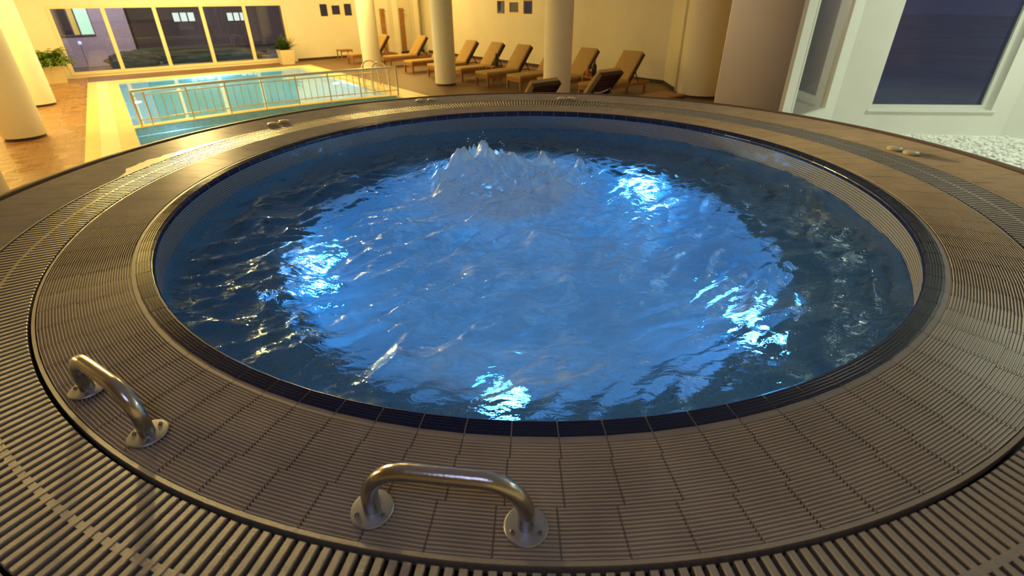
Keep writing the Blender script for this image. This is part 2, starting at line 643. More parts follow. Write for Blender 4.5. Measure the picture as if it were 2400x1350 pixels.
def foam_at(x, y):
    dx, dy = x - F0.x, y - F0.y
    wob = .22 * fbm(x * 1.6 + 5, y * 1.6, 2.0, 3)
    d = math.hypot(dx / .72, (dy - .15) / .74) + wob
    core = max(0, min(1, (1.08 - d) / .5))
    d2 = math.hypot((dx - .05) / .85, (dy + .45) / 1.0) + wob * 1.4
    skirt = .62 * max(0, min(1, (1.2 - d2) / .75))
    st = .5 + .5 * fbm(x * 9 + 3 * noise.noise(Vector((x * 2, y * 2, 4))), y * 5, 8.0, 4)
    f = max(core, skirt * max(0, .15 + 1.2 * st))
    for (px, py, rx, ry, st_) in ((-.14, -1.47, .40, .15, 1.0), (-1.02, -.60, .24, .2, .55), (.72, -1.12, .30, .2, .6), (.74, .24, .2, .14, .3)):
        d3 = math.hypot((x - px) / rx, (y - py) / ry) + wob * 1.6
        f0 = st_ * max(0, min(1, (1.1 - d3) / .6)) * (.55 + .6 * st)
        f = max(f, .8 * f0)
    # thin froth where the water laps the tub wall and the light pools
    return max(0, min(1, f))


def height(x, y, f):
    r = math.hypot(x, y)
    w = .020 * fbm(x * 1.9, y * 1.9, 1.0, 3)
    # crests run slantwise, as the current tears outwards from the mound
    ca, sa = .87, .50
    p, q = x * ca + y * sa, -x * sa + y * ca
    wx = .35 * noise.noise(Vector((x * 1.5, y * 1.5, 3)))
    w += .030 * fbm(p * 3.2 + wx, q * 7.0 + wx * 3, 5.0, 3)
    rid = 1 - abs(noise.noise(Vector((p * 3.6 + wx * 2, q * 8.5 + wx * 4, 7.0))))
    w += .024 * (rid ** 4 - .25) + .008 * fbm(p * 11, q * 24, 9.0, 3)
    edge = max(0.0, min(1.0, (R_IN - r) / .12))
    w *= .35 + .65 * edge
    if r < 1.25:
        for (bx, by, bh, br) in bumps:
            d = ((x - bx) ** 2 + (y - by) ** 2) / (br * br)
            if d < 6:
                w += bh * math.exp(-d) * (.75 + .6 * noise.noise(Vector((x * 9, y * 9, 2.0))))
        for (bx, by, bh, br) in spikes:
            d = ((x - bx) ** 2 + (y - by) ** 2) / (br * br)
            if d < 6:
                w += bh * math.exp(-d)
        cr_ = max(0.0, min(1.0, 1.2 - math.hypot((x + .1) / .62, (y - .38) / .42)))
        rg = 1 - abs(noise.noise(Vector((x * 13, y * 13, 6.0))))
        cell = abs(noise.noise(Vector((x * 21, y * 21, 4.0))))
        w += f * (.012 + .020 * cr_) * (fbm(x * 12, y * 12, 3.0, 4) + .5 * noise.noise(Vector((x * 33, y * 33, 1.0)))) + .030 * cr_ * (.35 - cell) + .018 * cr_ * (rg ** 3 - .3)
    return w


NR, NA = 170, 640
vs, fs, foam = [], [], []
for i in range(NR + 1):
    r = (R_IN - .0012) * ((i / NR) ** .8) if i else 0.0008
    for k in range(NA):
        a = 2 * PI * k / NA
        x, y = r * math.cos(a), r * math.sin(a)
        f = foam_at(x, y)
        foam.append(f)
        vs.append((x, y, ZW + height(x, y, f)))
for i in range(NR):
    for k in range(NA):
        k2 = (k + 1) % NA
        fs.append((i * NA + k, (i + 1) * NA + k, (i + 1) * NA + k2, i * NA + k2))
fs.append(tuple(range(NA)))
mb = MB()
mb.v, mb.f = vs, fs


def tub_water_mat():
    m = bpy.data.materials.new('tub_water')
    m.use_nodes = True
    nt = m.node_tree
    nt.nodes.clear()
    out = N(nt, 'ShaderNodeOutputMaterial')
    tc = N(nt, 'ShaderNodeTexCoord')
    mp = N(nt, 'ShaderNodeMapping')
    mp.inputs['Scale'].default_value = (1.0, 2.6, 1.0)
    mp.inputs['Rotation'].default_value = (0, 0, R(-28))
    nt.links.new(tc.outputs['Object'], mp.inputs['Vector'])
    n1 = N(nt, 'ShaderNodeTexNoise')
    n1.inputs['Scale'].default_value = 15
    n1.inputs['Detail'].default_value = 4
    n1.inputs['Distortion'].default_value = .6
    nt.links.new(mp.outputs['Vector'], n1.inputs['Vector'])
    bp = N(nt, 'ShaderNodeBump')
    bp.inputs['Strength'].default_value = .8
    bp.inputs['Distance'].default_value = .014
    nt.links.new(n1.outputs['Fac'], bp.inputs['Height'])
    gl = N(nt, 'ShaderNodeBsdfGlass')
    gl.inputs['IOR'].default_value = 1.33
    gl.inputs['Roughness'].default_value = .03
    gl.inputs['Color'].default_value = (.74, .90, 1.0, 1)
    nt.links.new(bp.outputs['Normal'], gl.inputs['Normal'])
    nb = N(nt, 'ShaderNodeTexNoise')
    nb.inputs['Scale'].default_value = 75
    nb.inputs['Detail'].default_value = 4
    nt.links.new(tc.outputs['Object'], nb.inputs['Vector'])
    bp2 = N(nt, 'ShaderNodeBump')
    bp2.inputs['Strength'].default_value = .7
    bp2.inputs['Distance'].default_value = .008
    nt.links.new(nb.outputs['Fac'], bp2.inputs['Height'])
    nt.links.new(bp.outputs['Normal'], bp2.inputs['Normal'])
    df = N(nt, 'ShaderNodeBsdfDiffuse')
    df.inputs['Color'].default_value = (.58, .76, .86, 1)
    nt.links.new(bp2.outputs['Normal'], df.inputs['Normal'])
    tl = N(nt, 'ShaderNodeBsdfTranslucent')
    tl.inputs['Color'].default_value = (.55, .82, 1.0, 1)
    at = N(nt, 'ShaderNodeAttribute')
    at.attribute_name = 'foam'
    mx1 = N(nt, 'ShaderNodeMixShader')
    cc = mathn(nt, 'MULTIPLY', at.outputs['Fac'], at.outputs['Fac'])
    nt.links.new(mathn(nt, 'MULTIPLY_ADD', cc, -.36, .76), mx1.inputs[0])
    nt.links.new(df.outputs[0], mx1.inputs[1])
    nt.links.new(tl.outputs[0], mx1.inputs[2])
    gs = N(nt, 'ShaderNodeBsdfGlossy')
    gs.inputs['Roughness'].default_value = .10
    nt.links.new(bp.outputs['Normal'], gs.inputs['Normal'])
    fr = N(nt, 'ShaderNodeFresnel')
    fr.inputs['IOR'].default_value = 1.42
    nt.links.new(bp.outputs['Normal'], fr.inputs['Normal'])
    mxg = N(nt, 'ShaderNodeMixShader')
    nt.links.new(fr.outputs[0], mxg.inputs[0])
    nt.links.new(mx1.outputs[0], mxg.inputs[1])
    nt.links.new(gs.outputs[0], mxg.inputs[2])
    n2 = N(nt, 'ShaderNodeTexNoise')
    n2.inputs['Scale'].default_value = 14
    n2.inputs['Detail'].default_value = 5
    n2.inputs['Distortion'].default_value = 1.0
    nt.links.new(mp.outputs['Vector'], n2.inputs['Vector'])
    k = mathn(nt, 'MULTIPLY_ADD', n2.outputs['Fac'], .9, -.45)
    k = mathn(nt, 'MULTIPLY', k, mathn(nt, 'MULTIPLY', mathn(nt, 'MULTIPLY', at.outputs['Fac'], 4.0), mathn(nt, 'SUBTRACT', 1.06, at.outputs['Fac'])))
    fac = mathn(nt, 'MULTIPLY', mathn(nt, 'MINIMUM', mathn(nt, 'MAXIMUM', mathn(nt, 'ADD', at.outputs['Fac'], k), 0.0), 1.0), 1.0)
    mx2 = N(nt, 'ShaderNodeMixShader')
    nt.links.new(fac, mx2.inputs[0])
    nt.links.new(gl.outputs[0], mx2.inputs[1])
    nt.links.new(mxg.outputs[0], mx2.inputs[2])
    nt.links.new(mx2.outputs[0], out.inputs[0])
    return m


water = mb.build('tub_water', tub_water_mat(), None, smooth=True)
ca = water.data.attributes.new('foam', 'FLOAT', 'POINT')
ca.data.foreach_set('value', foam)
tag(water, 'churning blue water with a boiling white mound filling the round tub', 'water', kind='stuff')

# flung drops over the mound
mb = MB()
rnd = random.Random(3)
for (bx, by, bh, br) in spikes:
    for k in range(5):
        x, y = bx + rnd.gauss(0, .04), by + rnd.gauss(0, .03)
        z = ZW + max(height(x + ex, y + ey, 1) for ex in (-.012, 0, .012) for ey in (-.012, 0, .012)) + rnd.uniform(.012, .06)
        s = rnd.uniform(.002, .0045)
        bm = bmesh.new()
        bmesh.ops.create_icosphere(bm, subdivisions=1, radius=s)
        mb.add([(x + w.co.x, y + w.co.y, z + w.co.z * 1.4) for w in bm.verts], [[w.index for w in f.verts] for f in bm.faces])
        bm.free()
o = mb.build('splash_drops', mat('drop_water', (.8, .85, .9), .1), None, smooth=True)
tag(o, 'loose water drops thrown up above the boiling mound in the tub', 'water drops', kind='stuff')

# underwater lamps of the tub
TUB_LAMPS = [(-97, 'round blue underwater lamp on the tub well beneath the near bench'),
             (-172, 'round blue underwater lamp on the tub well towards the yellow pool hall'),
             (47, 'round blue underwater lamp in plain view beyond the foam towards the bay'),
             (-36, 'round blue underwater lamp on the tub well towards the pebble bed'),
             (102, 'round blue underwater lamp hidden behind the boiling mound')]  # last one is an added lamp, unseen, lighting the mound from behind
for (deg, lab) in TUB_LAMPS:
    a = R(deg)
    r = R_WELL - .004
    e = empty('underwater_lamp', (r * math.cos(a), r * math.sin(a), -.74), a)
    tag(e, lab, 'lamp', 'underwater lamps of the whirlpool tub')
    Mx = Matrix.Rotation(R(-90), 4, 'Y')
    mb = MB()
    mb.lathe([(.085, 0), (.085, .016), (.068, .02), (.066, .012)], 32, M=Mx)
    mb.build('lamp_ring', M['lens'], e, smooth=True, angle=40)
    mb = MB()
    mb.lathe([(.066, .010), (.04, .018), (.001, .020)], 32, M=Mx)
    mb.build('lens', M['lamp_tub'], e, smooth=True)
    ld = bpy.data.lights.new('tub_lamp_light', 'POINT')
    ld.energy = 5.8 if deg != 102 else 9.0
    ld.color = (.06, .42, .93)
    ld.shadow_soft_size = .06
    lo = bpy.data.objects.new('tub_lamp_light', ld)
    C.objects.link(lo)
    lo.location = ((r - .13) * math.cos(a), (r - .13) * math.sin(a), -.74)

# ------------------------------------------------------------------ grab bars
def grab_bar(p0, p1, label, hgt=.122):
    p0, p1 = Vector(p0), Vector(p1)
    mid = (p0 + p1) / 2
    rz = math.atan2(p1.y - p0.y, p1.x - p0.x)
    L = (p1 - p0).length
    e = empty('grab_bar', (mid.x, mid.y, .0012), rz)
    tag(e, label, 'grab bar', 'steel grab bars on the tub deck')
    pts = []
    rad = .085
    x0 = -L / 2
    pts += [(x0, 0, .004), (x0, 0, hgt - rad)]
    for k in range(1, 13):
        t = k / 12 * PI / 2
        pts.append((x0 + rad - rad * math.cos(t), 0, hgt - rad + rad * math.sin(t)))
    for k in range(0, 13):
        t = PI / 2 - k / 12 * PI / 2
        pts.append((-x0 - rad + rad * math.cos(t), 0, hgt - rad + rad * math.sin(t)))
    pts += [(-x0, 0, .004)]
    MB().tube(pts, .0168, 28).build('rail', M['steel'], e, smooth=True, angle=50)
    for sx in (-1, 1):
        mb = MB()
        mb.lathe([(.001, .005), (.036, .005), (.041, .0042), (.043, .002), (.043, 0), (.001, 0)], 48, (sx * L / 2, 0, 0))
        fl = mb.build('flange', M['plate_steel'], e, smooth=True, angle=30)
        for q in (R(95), R(215), R(335)):
            sm = MB()
            cx, cy = sx * L / 2 + .0305 * math.cos(q), .0305 * math.sin(q)
            sm.lathe([(.0048, .0045), (.0048, .0068), (.0038, .0076), (.0022, .0076), (.0018, .0064), (.0005, .0064)], 16, (cx, cy, 0))
            sm.build('screw', M['screw'], fl, smooth=True, angle=30)
    return e


grab_bar((-.4053, -2.0482, 0), (-.0995, -2.0879, 0), 'curved steel grab bar nearest the lens, set parallel to the near rim')
grab_bar((-1.2437, -1.6926, 0), (-.9834, -1.8481, 0), 'curved steel grab bar beside the grate, slanted along the curving rim')

# ------------------------------------------------------------------ round button caps in pairs on the deck
BT = [((-2.053, 1.419), 'flat round cap on deck facing the pool, nearer the wet yellow glare'),
      ((-1.997, 1.512), 'flat round cap on deck facing the pool, farther from the wet yellow glare'),
      ((-.968, 2.421), 'round deck cap by the pool railing end, in shade'),
      ((-.855, 2.46), 'round deck cap by the pool railing end, catching yellow light'),
      ((.476, 2.43), 'round beige deck cap before the wooden loungers, first of its pair from the pool'),
      ((.575, 2.422), 'round beige deck cap before the wooden loungers, second of its pair from the pool'),
      ((2.438, .436), 'thick beige round deck cap near the pebble bed, touching the grate edge'),
      ((2.468, .335), 'thick beige round deck cap near the pebble bed, closer to the lens than its twin')]
capmesh = None
for (p, lab) in BT:
    if capmesh is None:
        mb = MB()
        mb.lathe([(.001, .024), (.026, .0235), (.038, .020), (.044, .014), (.045, .008), (.041, .002), (.036, 0), (.001, 0)], 40)
        o = mb.build('button_cap', M['button'], None, smooth=True)
        capmesh = o
    else:
        o = capmesh.copy()
        C.objects.link(o)
    o.location = (p[0], p[1], .0008)
    tag(o, lab, 'button', 'round caps on the tub deck')

# ------------------------------------------------------------------ puddle on the deck
mb = MB()
cx, cy = -2.33, .50
path = [(-2.44, .16), (-2.43, .50), (-2.32, .86), (-2.16, 1.18), (-2.02, 1.38)]


def puddle():
    vs = []
    for k in range(90):
        t = k / 89
        a = PI - t * .62 - .03
        w = .02 + .10 * math.exp(-((t - .2) / .17) ** 2) + .03 * math.exp(-((t - .5) / .2) ** 2)
        w *= .7 + .6 * abs(noise.noise(Vector((t * 14, 3, 0))))
        w = max(.0, w * min(1, t * 8) * min(1, (1 - t) * 5))
        r0 = 2.412
        vs.append((r0 * math.cos(a), r0 * math.sin(a), .0009))
        vs.append(((r0 + w) * math.cos(a), (r0 + w) * math.sin(a), .0009))
    fs = [(2 * k, 2 * k + 1, 2 * k + 3, 2 * k + 2) for k in range(89)]
    return vs, fs


v_, f_ = puddle()
mb.add(v_, f_)
wetm = mat('puddle_water', (.30, .25, .2), .22, spec=1.0)
o = mb.build('puddle', wetm)
tag(o, 'thin shiny puddle on the ribbed deck reflecting yellow light', 'puddle', kind='stuff')

# ------------------------------------------------------------------ hall shell
def struct(name, mb, m, **kw):
    o = mb.build(name, m, **kw)
    o['kind'] = 'structure'
    return o


RB = Matrix.Rotation(ROOM, 4, 'Z')


def abbox(mb, a0, a1, b0, b1, z0, z1):
    # local x = a, local y = -b
    mb.box((a0, -b1, z0), (a1, -b0, z1), RB)


BW = -21.1           # long window wall plane
T = .3
W1A, W1B, W1Z0, W1Z1 = -2.91, 4.56, -1.22, .95
S1A, S1B, S1Z0, S1Z1 = 6.03, 7.53, .38, .90
mb = MB()
abbox(mb, -10, W1A, BW - T, BW, ZF, ZC)
abbox(mb, W1A, W1B, BW - T, BW, ZF, W1Z0)
abbox(mb, W1A, W1B, BW - T, BW, W1Z1, ZC)
abbox(mb, W1B, S1A, BW - T, BW, ZF, ZC)
abbox(mb, S1A, S1B, BW - T, BW, ZF, S1Z0)
abbox(mb, S1A, S1B, BW - T, BW, S1Z1, ZC)
abbox(mb, S1B, 11.2, BW - T, BW, ZF, ZC)
struct('wall_back', mb, M['wall'])
# shower fins on that wall
for k, (a0, a1) in enumerate(((9.18, 9.42), (10.28, 10.5))):
    mb = MB()
    abbox(mb, a0, a1, BW, BW + .5, ZF, ZC)
    struct('wall_fin', mb, M['wall'])
AW = 10.9            # right wall
S2A, S2B, S2Z0, S2Z1 = -14.96, -12.68, .44, .93
mb = MB()
abbox(mb, AW, AW + T, BW, S2A, ZF, ZC)
abbox(mb, AW, AW + T, S2A, S2B, ZF, S2Z0)
abbox(mb, AW, AW + T, S2A, S2B, S2Z1, ZC)
abbox(mb, AW, AW + T, S2B, -6.87, ZF, ZC)
struct('wall_right', mb, M['wall'])


def wall_seg(mb, p, q, z0, z1, t=.2, side=1):
    p, q = Vector((p[0], p[1], 0)), Vector((q[0], q[1], 0))
    d = (q - p).normalized()
    n = Vector((d.y, -d.x, 0)) * t * side
    vs = [p + Vector((0, 0, z0)), q + Vector((0, 0, z0)), q + n + Vector((0, 0, z0)), p + n + Vector((0, 0, z0)),
          p + Vector((0, 0, z1)), q + Vector((0, 0, z1)), q + n + Vector((0, 0, z1)), p + n + Vector((0, 0, z1))]
    mb.add(vs, [(0, 3, 2, 1), (4, 5, 6, 7), (0, 1, 5, 4), (1, 2, 6, 5), (2, 3, 7, 6), (3, 0, 4, 7)])


pA = ab(10.9, -6.87)
pB = ab(10.05, -5.9)
mb = MB()
wall_seg(mb, pA, pB, ZF, ZC, .3, -1)
struct('wall_corner', mb, M['wall'])
# dark skirting
mb = MB()
abbox(mb, 4.75, AW, BW, BW + .015, ZF, ZF + .10)
struct('baseboard_back', mb, M['base_dark'])
mb = MB()
abbox(mb, AW - .015, AW, BW + .5, -6.87, ZF, ZF + .10)
wall_seg(mb, pA + Vector((-.015, -.012, 0)), pB + Vector((-.015, -.012, 0)), ZF, ZF + .10, .012, -1)
struct('baseboard_right', mb, M['base_dark'])

# columns
COLS = [((-11.81, 9.96), .33, 'tall round cream column standing behind another at the pool hall side, near the fern pot'),
        ((-9.2, 6.55), .33, 'tall round cream column on the brown tiles beside the yellow pool coping'),
        ((-6.85, 3.15), .33, 'round cream column cut by the frame edge just above the tub deck'),
        ((-4.95, 16.6), .33, 'slim round cream column behind the pool ladder'),
        ((-1.8, 12.5), .31, 'slim round cream column between the pool corner and the row of loungers'),
        ((1.17, 9.3), .32, 'slim round column, half cream half grey, rising behind a reclined lounger back'),
        ((5.0, 10.2), .62, 'thick round column merging into the beige wall at the bay')]
for (p, r, lab) in COLS:
    mb = MB()
    mb.lathe([(r - .026, ZF + .055), (r, ZF + .055), (r, ZC)], 64, (p[0], p[1], 0))
    o = struct('column', mb, M['column'], smooth=True, angle=40)
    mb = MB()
    mb.lathe([(r - .025, ZF), (r - .025, ZF + .06)], 48, (p[0], p[1], 0))  # dark ring paints the shadow gap under the column
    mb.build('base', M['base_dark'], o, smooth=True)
    tag(o, lab, 'column')

# bay: beige wall, window, pier, window
T0, T1 = (3.36, 5.48), (5.66, 7.2)
Q1 = (2.83, 2.53)
QC = (4.03, 3.50)
QD = (6.02, 3.26)
QE = (8.3, 1.2)
mb = MB()
wall_seg(mb, T0, T1, ZF, ZC, .012, -1)
wall_seg(mb, (T0[0] + .06, T0[1] + .10), (6.0, 10.7), ZF, ZC, .01, 1)
struct('wall_tan', mb, M['wall_tan'])
mb = MB()
wall_seg(mb, (T1[0] + .02, T1[1] - .02), (4.10, 3.80), ZF, ZC, .12, -1)
struct('wall_outer', mb, M['ext_terrace'])


def frame_window(name, p, q, z0, z1, fr, recess, m_frame, m_pane, panes=1, bar=.05, depth=.06, label=None):
    """window in a wall line p->q (room side is to the camera), glass recessed"""
    p, q = Vector((p[0], p[1], 0)), Vector((q[0], q[1], 0))
    L = (q - p).length
    rz = math.atan2(q.y - p.y, q.x - p.x)
    w = empty(name, (p.x, p.y, 0), rz)
    w['kind'] = 'structure'
    mb = MB()
    y0, y1 = recess, recess + depth
    mb.box((0, y0, z0), (L, y1, z0 + bar))
    mb.box((0, y0, z1 - bar), (L, y1, z1))
    mb.box((0, y0, z0 + bar), (bar, y1, z1 - bar))
    mb.box((L - bar, y0, z0 + bar), (L, y1, z1 - bar))
    for k in range(1, panes):
        x = L * k / panes
        mb.box((x - bar * .6, y0, z0 + bar), (x + bar * .6, y1, z1 - bar))
    mb.build('window_frame', m_frame, w)
    for k in range(panes):
        x0 = L * k / panes + (bar if k == 0 else bar * .6)
        x1 = L * (k + 1) / panes - (bar if k == panes - 1 else bar * .6)
        yy = recess + depth * .5
        MB().quad((x0, yy, z0 + bar), (x1, yy, z0 + bar), (x1, yy, z1 - bar), (x0, yy, z1 - bar)).build('glass_pane', m_pane, w)
    return w


def bay_wall(name, p, q, ox0, ox1, oz0, m, th=.22):
    """wall p->q with an opening from ox0 to ox1 above oz0"""
    P_, Q_ = Vector((p[0], p[1], 0)), Vector((q[0], q[1], 0))
    L = (Q_ - P_).length
    rz = math.atan2(Q_.y - P_.y, Q_.x - P_.x)
    Mx = Matrix.Translation(P_) @ Matrix.Rotation(rz, 4, 'Z')
    mb = MB()
    mb.box((0, 0, ZF), (L, th, oz0), Mx)
    mb.box((0, 0, oz0), (ox0, th, ZC), Mx)
    mb.box((ox1, 0, oz0), (L, th, ZC), Mx)
    mb.box((ox0, 0, 2.1), (ox1, th, ZC), Mx)
    o = struct(name, mb, m)
    return Mx, rz


# first bay window (angled), glass starts after a wide frame
L1 = math.hypot(QC[0] - Q1[0], QC[1] - Q1[1])
Mx, rz = bay_wall('wall_bay_side', Q1, QC, .22, 1.24, -.34, M['wall_cool'], .04)
p = Mx @ Vector((.22, 0, 0))
q = Mx @ Vector((1.24, 0, 0))
frame_window('window_2', p, q, -.34, 2.1, .05, -.005, M['frame_w'], M['pane_bay'], 1, .045)
Mx, rz = bay_wall('wall_bay', QC, QD, .42, 1.79, -.36, M['wall_cool'])
p = Mx @ Vector((.42, 0, 0))
q = Mx @ Vector((1.79, 0, 0))
w3 = frame_window('window_3', p, q, -.36, 2.1, .05, .10, M['frame_w'], M['pane_bay'], 1, .05)
mb = MB()
mb.rbox((-.04, -.03, -.375), (1.41, .13, -.355), .006)
mb.build('sill', M['frame_w'], w3)
Mx, rz = bay_wall('wall_bay_end', QD, QE, .5, 1.9, -.36, M['wall_cool'])
p = Mx @ Vector((.5, 0, 0))
q = Mx @ Vector((1.9, 0, 0))
frame_window('window_4', p, q, -.36, 2.1, .05, .10, M['frame_w'], M['pane_bay'], 1, .05)

# rest of the enclosure, out of the picture
mb = MB()
wall_seg(mb, QE, (8.3, -6), ZF, ZC, .2, -1)
struct('wall_east', mb, M['wall_cool'])
mb = MB()
wall_seg(mb, (8.5, -6), (-7.0, -9.0), ZF, ZC, .2, -1)
struct('wall_front', mb, M['wall'])
lw0 = ab(-8.2, BW)
mb = MB()
wall_seg(mb, lw0, (-7.0, -9.0), ZF, ZC, .2, -1)
wl = struct('wall_left', mb, M['wall'])
mb = MB()
cp = [ab(-10, BW - T), ab(11.3, BW - T), ab(11.3, -6.5), Vector((9, 9.5, 0)), Vector((9, -7, 0)), Vector((-8, -10, 0)), Vector((-19, 4, 0))]
mb.add([(p.x, p.y, ZC) for p in cp] + [(p.x, p.y, ZC + .2) for p in cp], [tuple(range(7)), tuple(range(13, 6, -1))] + [(k, (k + 1) % 7, (k + 1) % 7 + 7, k + 7) for k in range(7)])
struct('ceiling', mb, M['ceiling'])

# backing wall added outside the small side window to lighten its panes
mb = MB()
abbox(mb, 12.6, 12.8, -18.5, -9, ZF, 3.5)
struct('wall_court', mb, M['ext_wall'])
# long window, five panes
p, q = ab(W1A, BW), ab(W1B, BW)
w1 = frame_window('window_1', p, q, W1Z0, W1Z1, .05, -.02, M['frame_y'], M['pane'], 5, .10, .12)
# small high three-light windows


def small_window(name, p, q, z0, z1):
    w = frame_window(name, p, q, z0, z1, .05, .02, M['frame_y'], M['pane'], 1, .05, .10)
    for ch in list(w.children):
        bpy.data.objects.remove(ch, do_unlink=True)
    L = (Vector(q) - Vector(p)).length
    mb = MB()
    hgt = z1 - z0
    cells = [(.02, .23, .06, .95), (.36, .60, .16, .84), (.73, .95, .06, .95)]
    xs = [0] + [c for cell in cells for c in cell[:2]] + [1]
    y0, y1 = .0, .06
    for k in range(0, 8, 2):
        mb.box((xs[k] * L, y0, z0), (xs[k + 1] * L, y1, z1))
    for (x0, x1, t0, t1) in cells:
        mb.box((x0 * L, y0, z0), (x1 * L, y1, z0 + t0 * hgt))
        mb.box((x0 * L, y0, z0 + t1 * hgt), (x1 * L, y1, z1))
    mb.build('window_frame', M['frame_y'], w)
    for (x0, x1, t0, t1) in cells:
        MB().quad((x0 * L, .03, z0 + t0 * hgt), (x1 * L, .03, z0 + t0 * hgt), (x1 * L, .03, z0 + t1 * hgt), (x0 * L, .03, z0 + t1 * hgt)).build('glass_pane', M['pane'], w)
    return w


small_window('window_5', ab(S1A, BW), ab(S1B, BW), S1Z0, S1Z1)
small_window('window_6', ab(AW, S2A), ab(AW, S2B), S2Z0, S2Z1)

# floors
PA0, PA1, PB0, PBS = -1.72, 4.05, -18.75, -10.45      # pool inner edges (a0, a1, far b, bridge b)
PBN = -6.6                                            # near end of the small pool
CA0, CA1, CB0 = -2.5, 4.68, -19.3
mb = MB()
abbox(mb, -10, CA0, BW, -2, ZF - .05, ZF)
struct('floor_tile', mb, M['floor'])
mb = MB()
abbox(mb, CA0, CA1, BW, CB0, ZF - .05, ZF)
abbox(mb, CA1, 11.2, BW, -3.4, ZF - .05, ZF)
struct('floor_plank', mb, M['deckwood'])
mb = MB()
vs = [ab(-10, -2), ab(CA0, -2), ab(CA0, PBN), ab(CA1, PBN), ab(CA1, -3.4), ab(11.2, -3.4), Vector((9, -7, 0)), Vector((-8, -10, 0))]
mb.add([(p.x, p.y, ZF - .012) for p in vs], [tuple(range(8))])
struct('floor_under', mb, M['floor'])

# pool coping bands
mb = MB()
zc1 = ZF + .012
abbox(mb, CA0, CA0 + .22, CB0, PBN, ZF - .05, zc1)
abbox(mb, CA0 + .50, PA0, PB0, PBN, ZF - .05, zc1)
abbox(mb, CA0 + .22, CA1 - .2, CB0, CB0 + .2, ZF - .05, zc1)
abbox(mb, PA0, PA1, CB0 + .42, PB0, ZF - .05, zc1)
abbox(mb, CA1 - .2, CA1, CB0, PBN, ZF - .05, zc1)
abbox(mb, PA1, PA1 + .2, PB0, PBN, ZF - .05, zc1)
struct('trim_1', mb, M['coping'])
mb = MB()
abbox(mb, CA0 + .22, CA0 + .50, CB0 + .2, PBN, ZF - .05, zc1 - .006)
abbox(mb, CA0 + .50, PA1 + .2, CB0 + .2, CB0 + .42, ZF - .05, zc1 - .006)
abbox(mb, PA1 + .2, CA1 - .2, CB0 + .2, PBN, ZF - .05, zc1 - .006)
struct('trim_2', mb, M['coping_light'])


def bridge_b(t):
    return PBS + .28 * (2 * t - 1) ** 2 - .2


# bridge strip between the pools
mb = MB()
NBR = 24
z0, z1 = ZF - 1.2, ZF + .012
top = []
for k in range(NBR + 1):
    t = k / NBR
    a = PA0 + (PA1 - PA0) * t
    bb = bridge_b(t)
    top.append((a, bb - .20, bb + .10))
vs = []
for (a, b0, b1) in top:
    vs += [ab(a, b0, z1), ab(a, b1, z1), ab(a, b1, z0), ab(a, b0, z0)]
fs = []
for k in range(NBR):
    for j in range(4):
        fs.append((k * 4 + j, k * 4 + (j + 1) % 4, (k + 1) * 4 + (j + 1) % 4, (k + 1) * 4 + j))
mb.add(vs, fs)
o = struct('trim_3', mb, M['coping'])
mb = MB()
vs = []
for (a, b0, b1) in top:
    vs += [ab(a, b1 + .004, z1 - .012), ab(a, b1 + .004, z0)]
mb.add(vs, [(2 * k, 2 * k + 1, 2 * k + 3, 2 * k + 2) for k in range(NBR)])
o = struct('trim_4', mb, M['pool_tile'])
set_uv(o, lambda co: ((co.x * U[0] + co.y * U[1]) / .05, co.z / .05))

# pool basins
pool = empty('swimming_pool', ab(1.2, -14, ZF))
tag(pool, 'rectangular indoor pool lined with turquoise tiles beyond the steel railing', 'swimming pool')
pool.rotation_euler = (0, 0, ROOM)
Mi = pool.matrix_basis.inverted()


def basin(name, a0, a1, b0, b1, z0, z1, parent):
    mb = MB()
    P4 = [ab(a0, b0), ab(a1, b0), ab(a1, b1), ab(a0, b1)]
    lo = [Vector((p.x, p.y, z0)) for p in P4]
    hi = [Vector((p.x, p.y, z1)) for p in P4]
    mb.add(lo + hi, [(3, 2, 1, 0), (0, 1, 5, 4), (1, 2, 6, 5), (2, 3, 7, 6), (3, 0, 4, 7)])
    inv = Matrix.Translation(parent.location) @ Matrix.Rotation(ROOM, 4, 'Z')
    inv = inv.inverted()
    mb.v = [tuple(inv @ Vector(p)) for p in mb.v]
    o = mb.build(name, M['pool_tile'], parent)
    me = o.data
    uv = me.uv_layers.new(name='UVMap')
    for pl in me.polygons:
        n = pl.normal
        for l in pl.loop_indices:
            co = me.vertices[me.loops[l].vertex_index].co
            if abs(n.z) > .5:
                uv.data[l].uv = (co.x / .06, co.y / .06)
            elif abs(n.x) > .5:
                uv.data[l].uv = (co.y / .06, co.z / .06)
            else:
                uv.data[l].uv = (co.x / .06, co.z / .06)
    return o


basin('pool_basin', PA0, PA1, PB0, PBS - .14, ZF - 1.25, ZF - .04, pool)
small = empty('wading_pool', ab(1.2, -8.5, ZF))
small.rotation_euler = (0, 0, ROOM)
tag(small, 'shallow pale blue wading pool between the railing strip and the tub deck', 'swimming pool')
basin('pool_basin', PA0, PA1, PBS - .1, PBN, ZF - .75, ZF - .02, small)
mb = MB()
ww = [ab(PA0 + .002, PB0 + .002, ZF - .03), ab(PA1 - .002, PB0 + .002, ZF - .03)]
for k in range(NBR, -1, -1):
    ww.append(ab(top[k][0] + (.002 if k == 0 else -.002 if k == NBR else 0), top[k][1] - .003, ZF - .03))
mb.add(ww, [tuple(range(len(ww) - 1, -1, -1))])
o = mb.build('pool_water', M['pool_water'])
tag(o, 'calm turquoise water of the large pool beyond the railing', 'water', kind='stuff')
mb = MB()
ww = []
for k in range(NBR + 1):
    ww.append(ab(top[k][0] + (.002 if k == 0 else -.002 if k == NBR else 0), top[k][2] + .008, ZF - .16))
ww += [ab(PA1 - .002, PBN - .002, ZF - .16), ab(PA0 + .002, PBN - .002, ZF - .16)]
mb.add(ww, [tuple(range(len(ww)))])
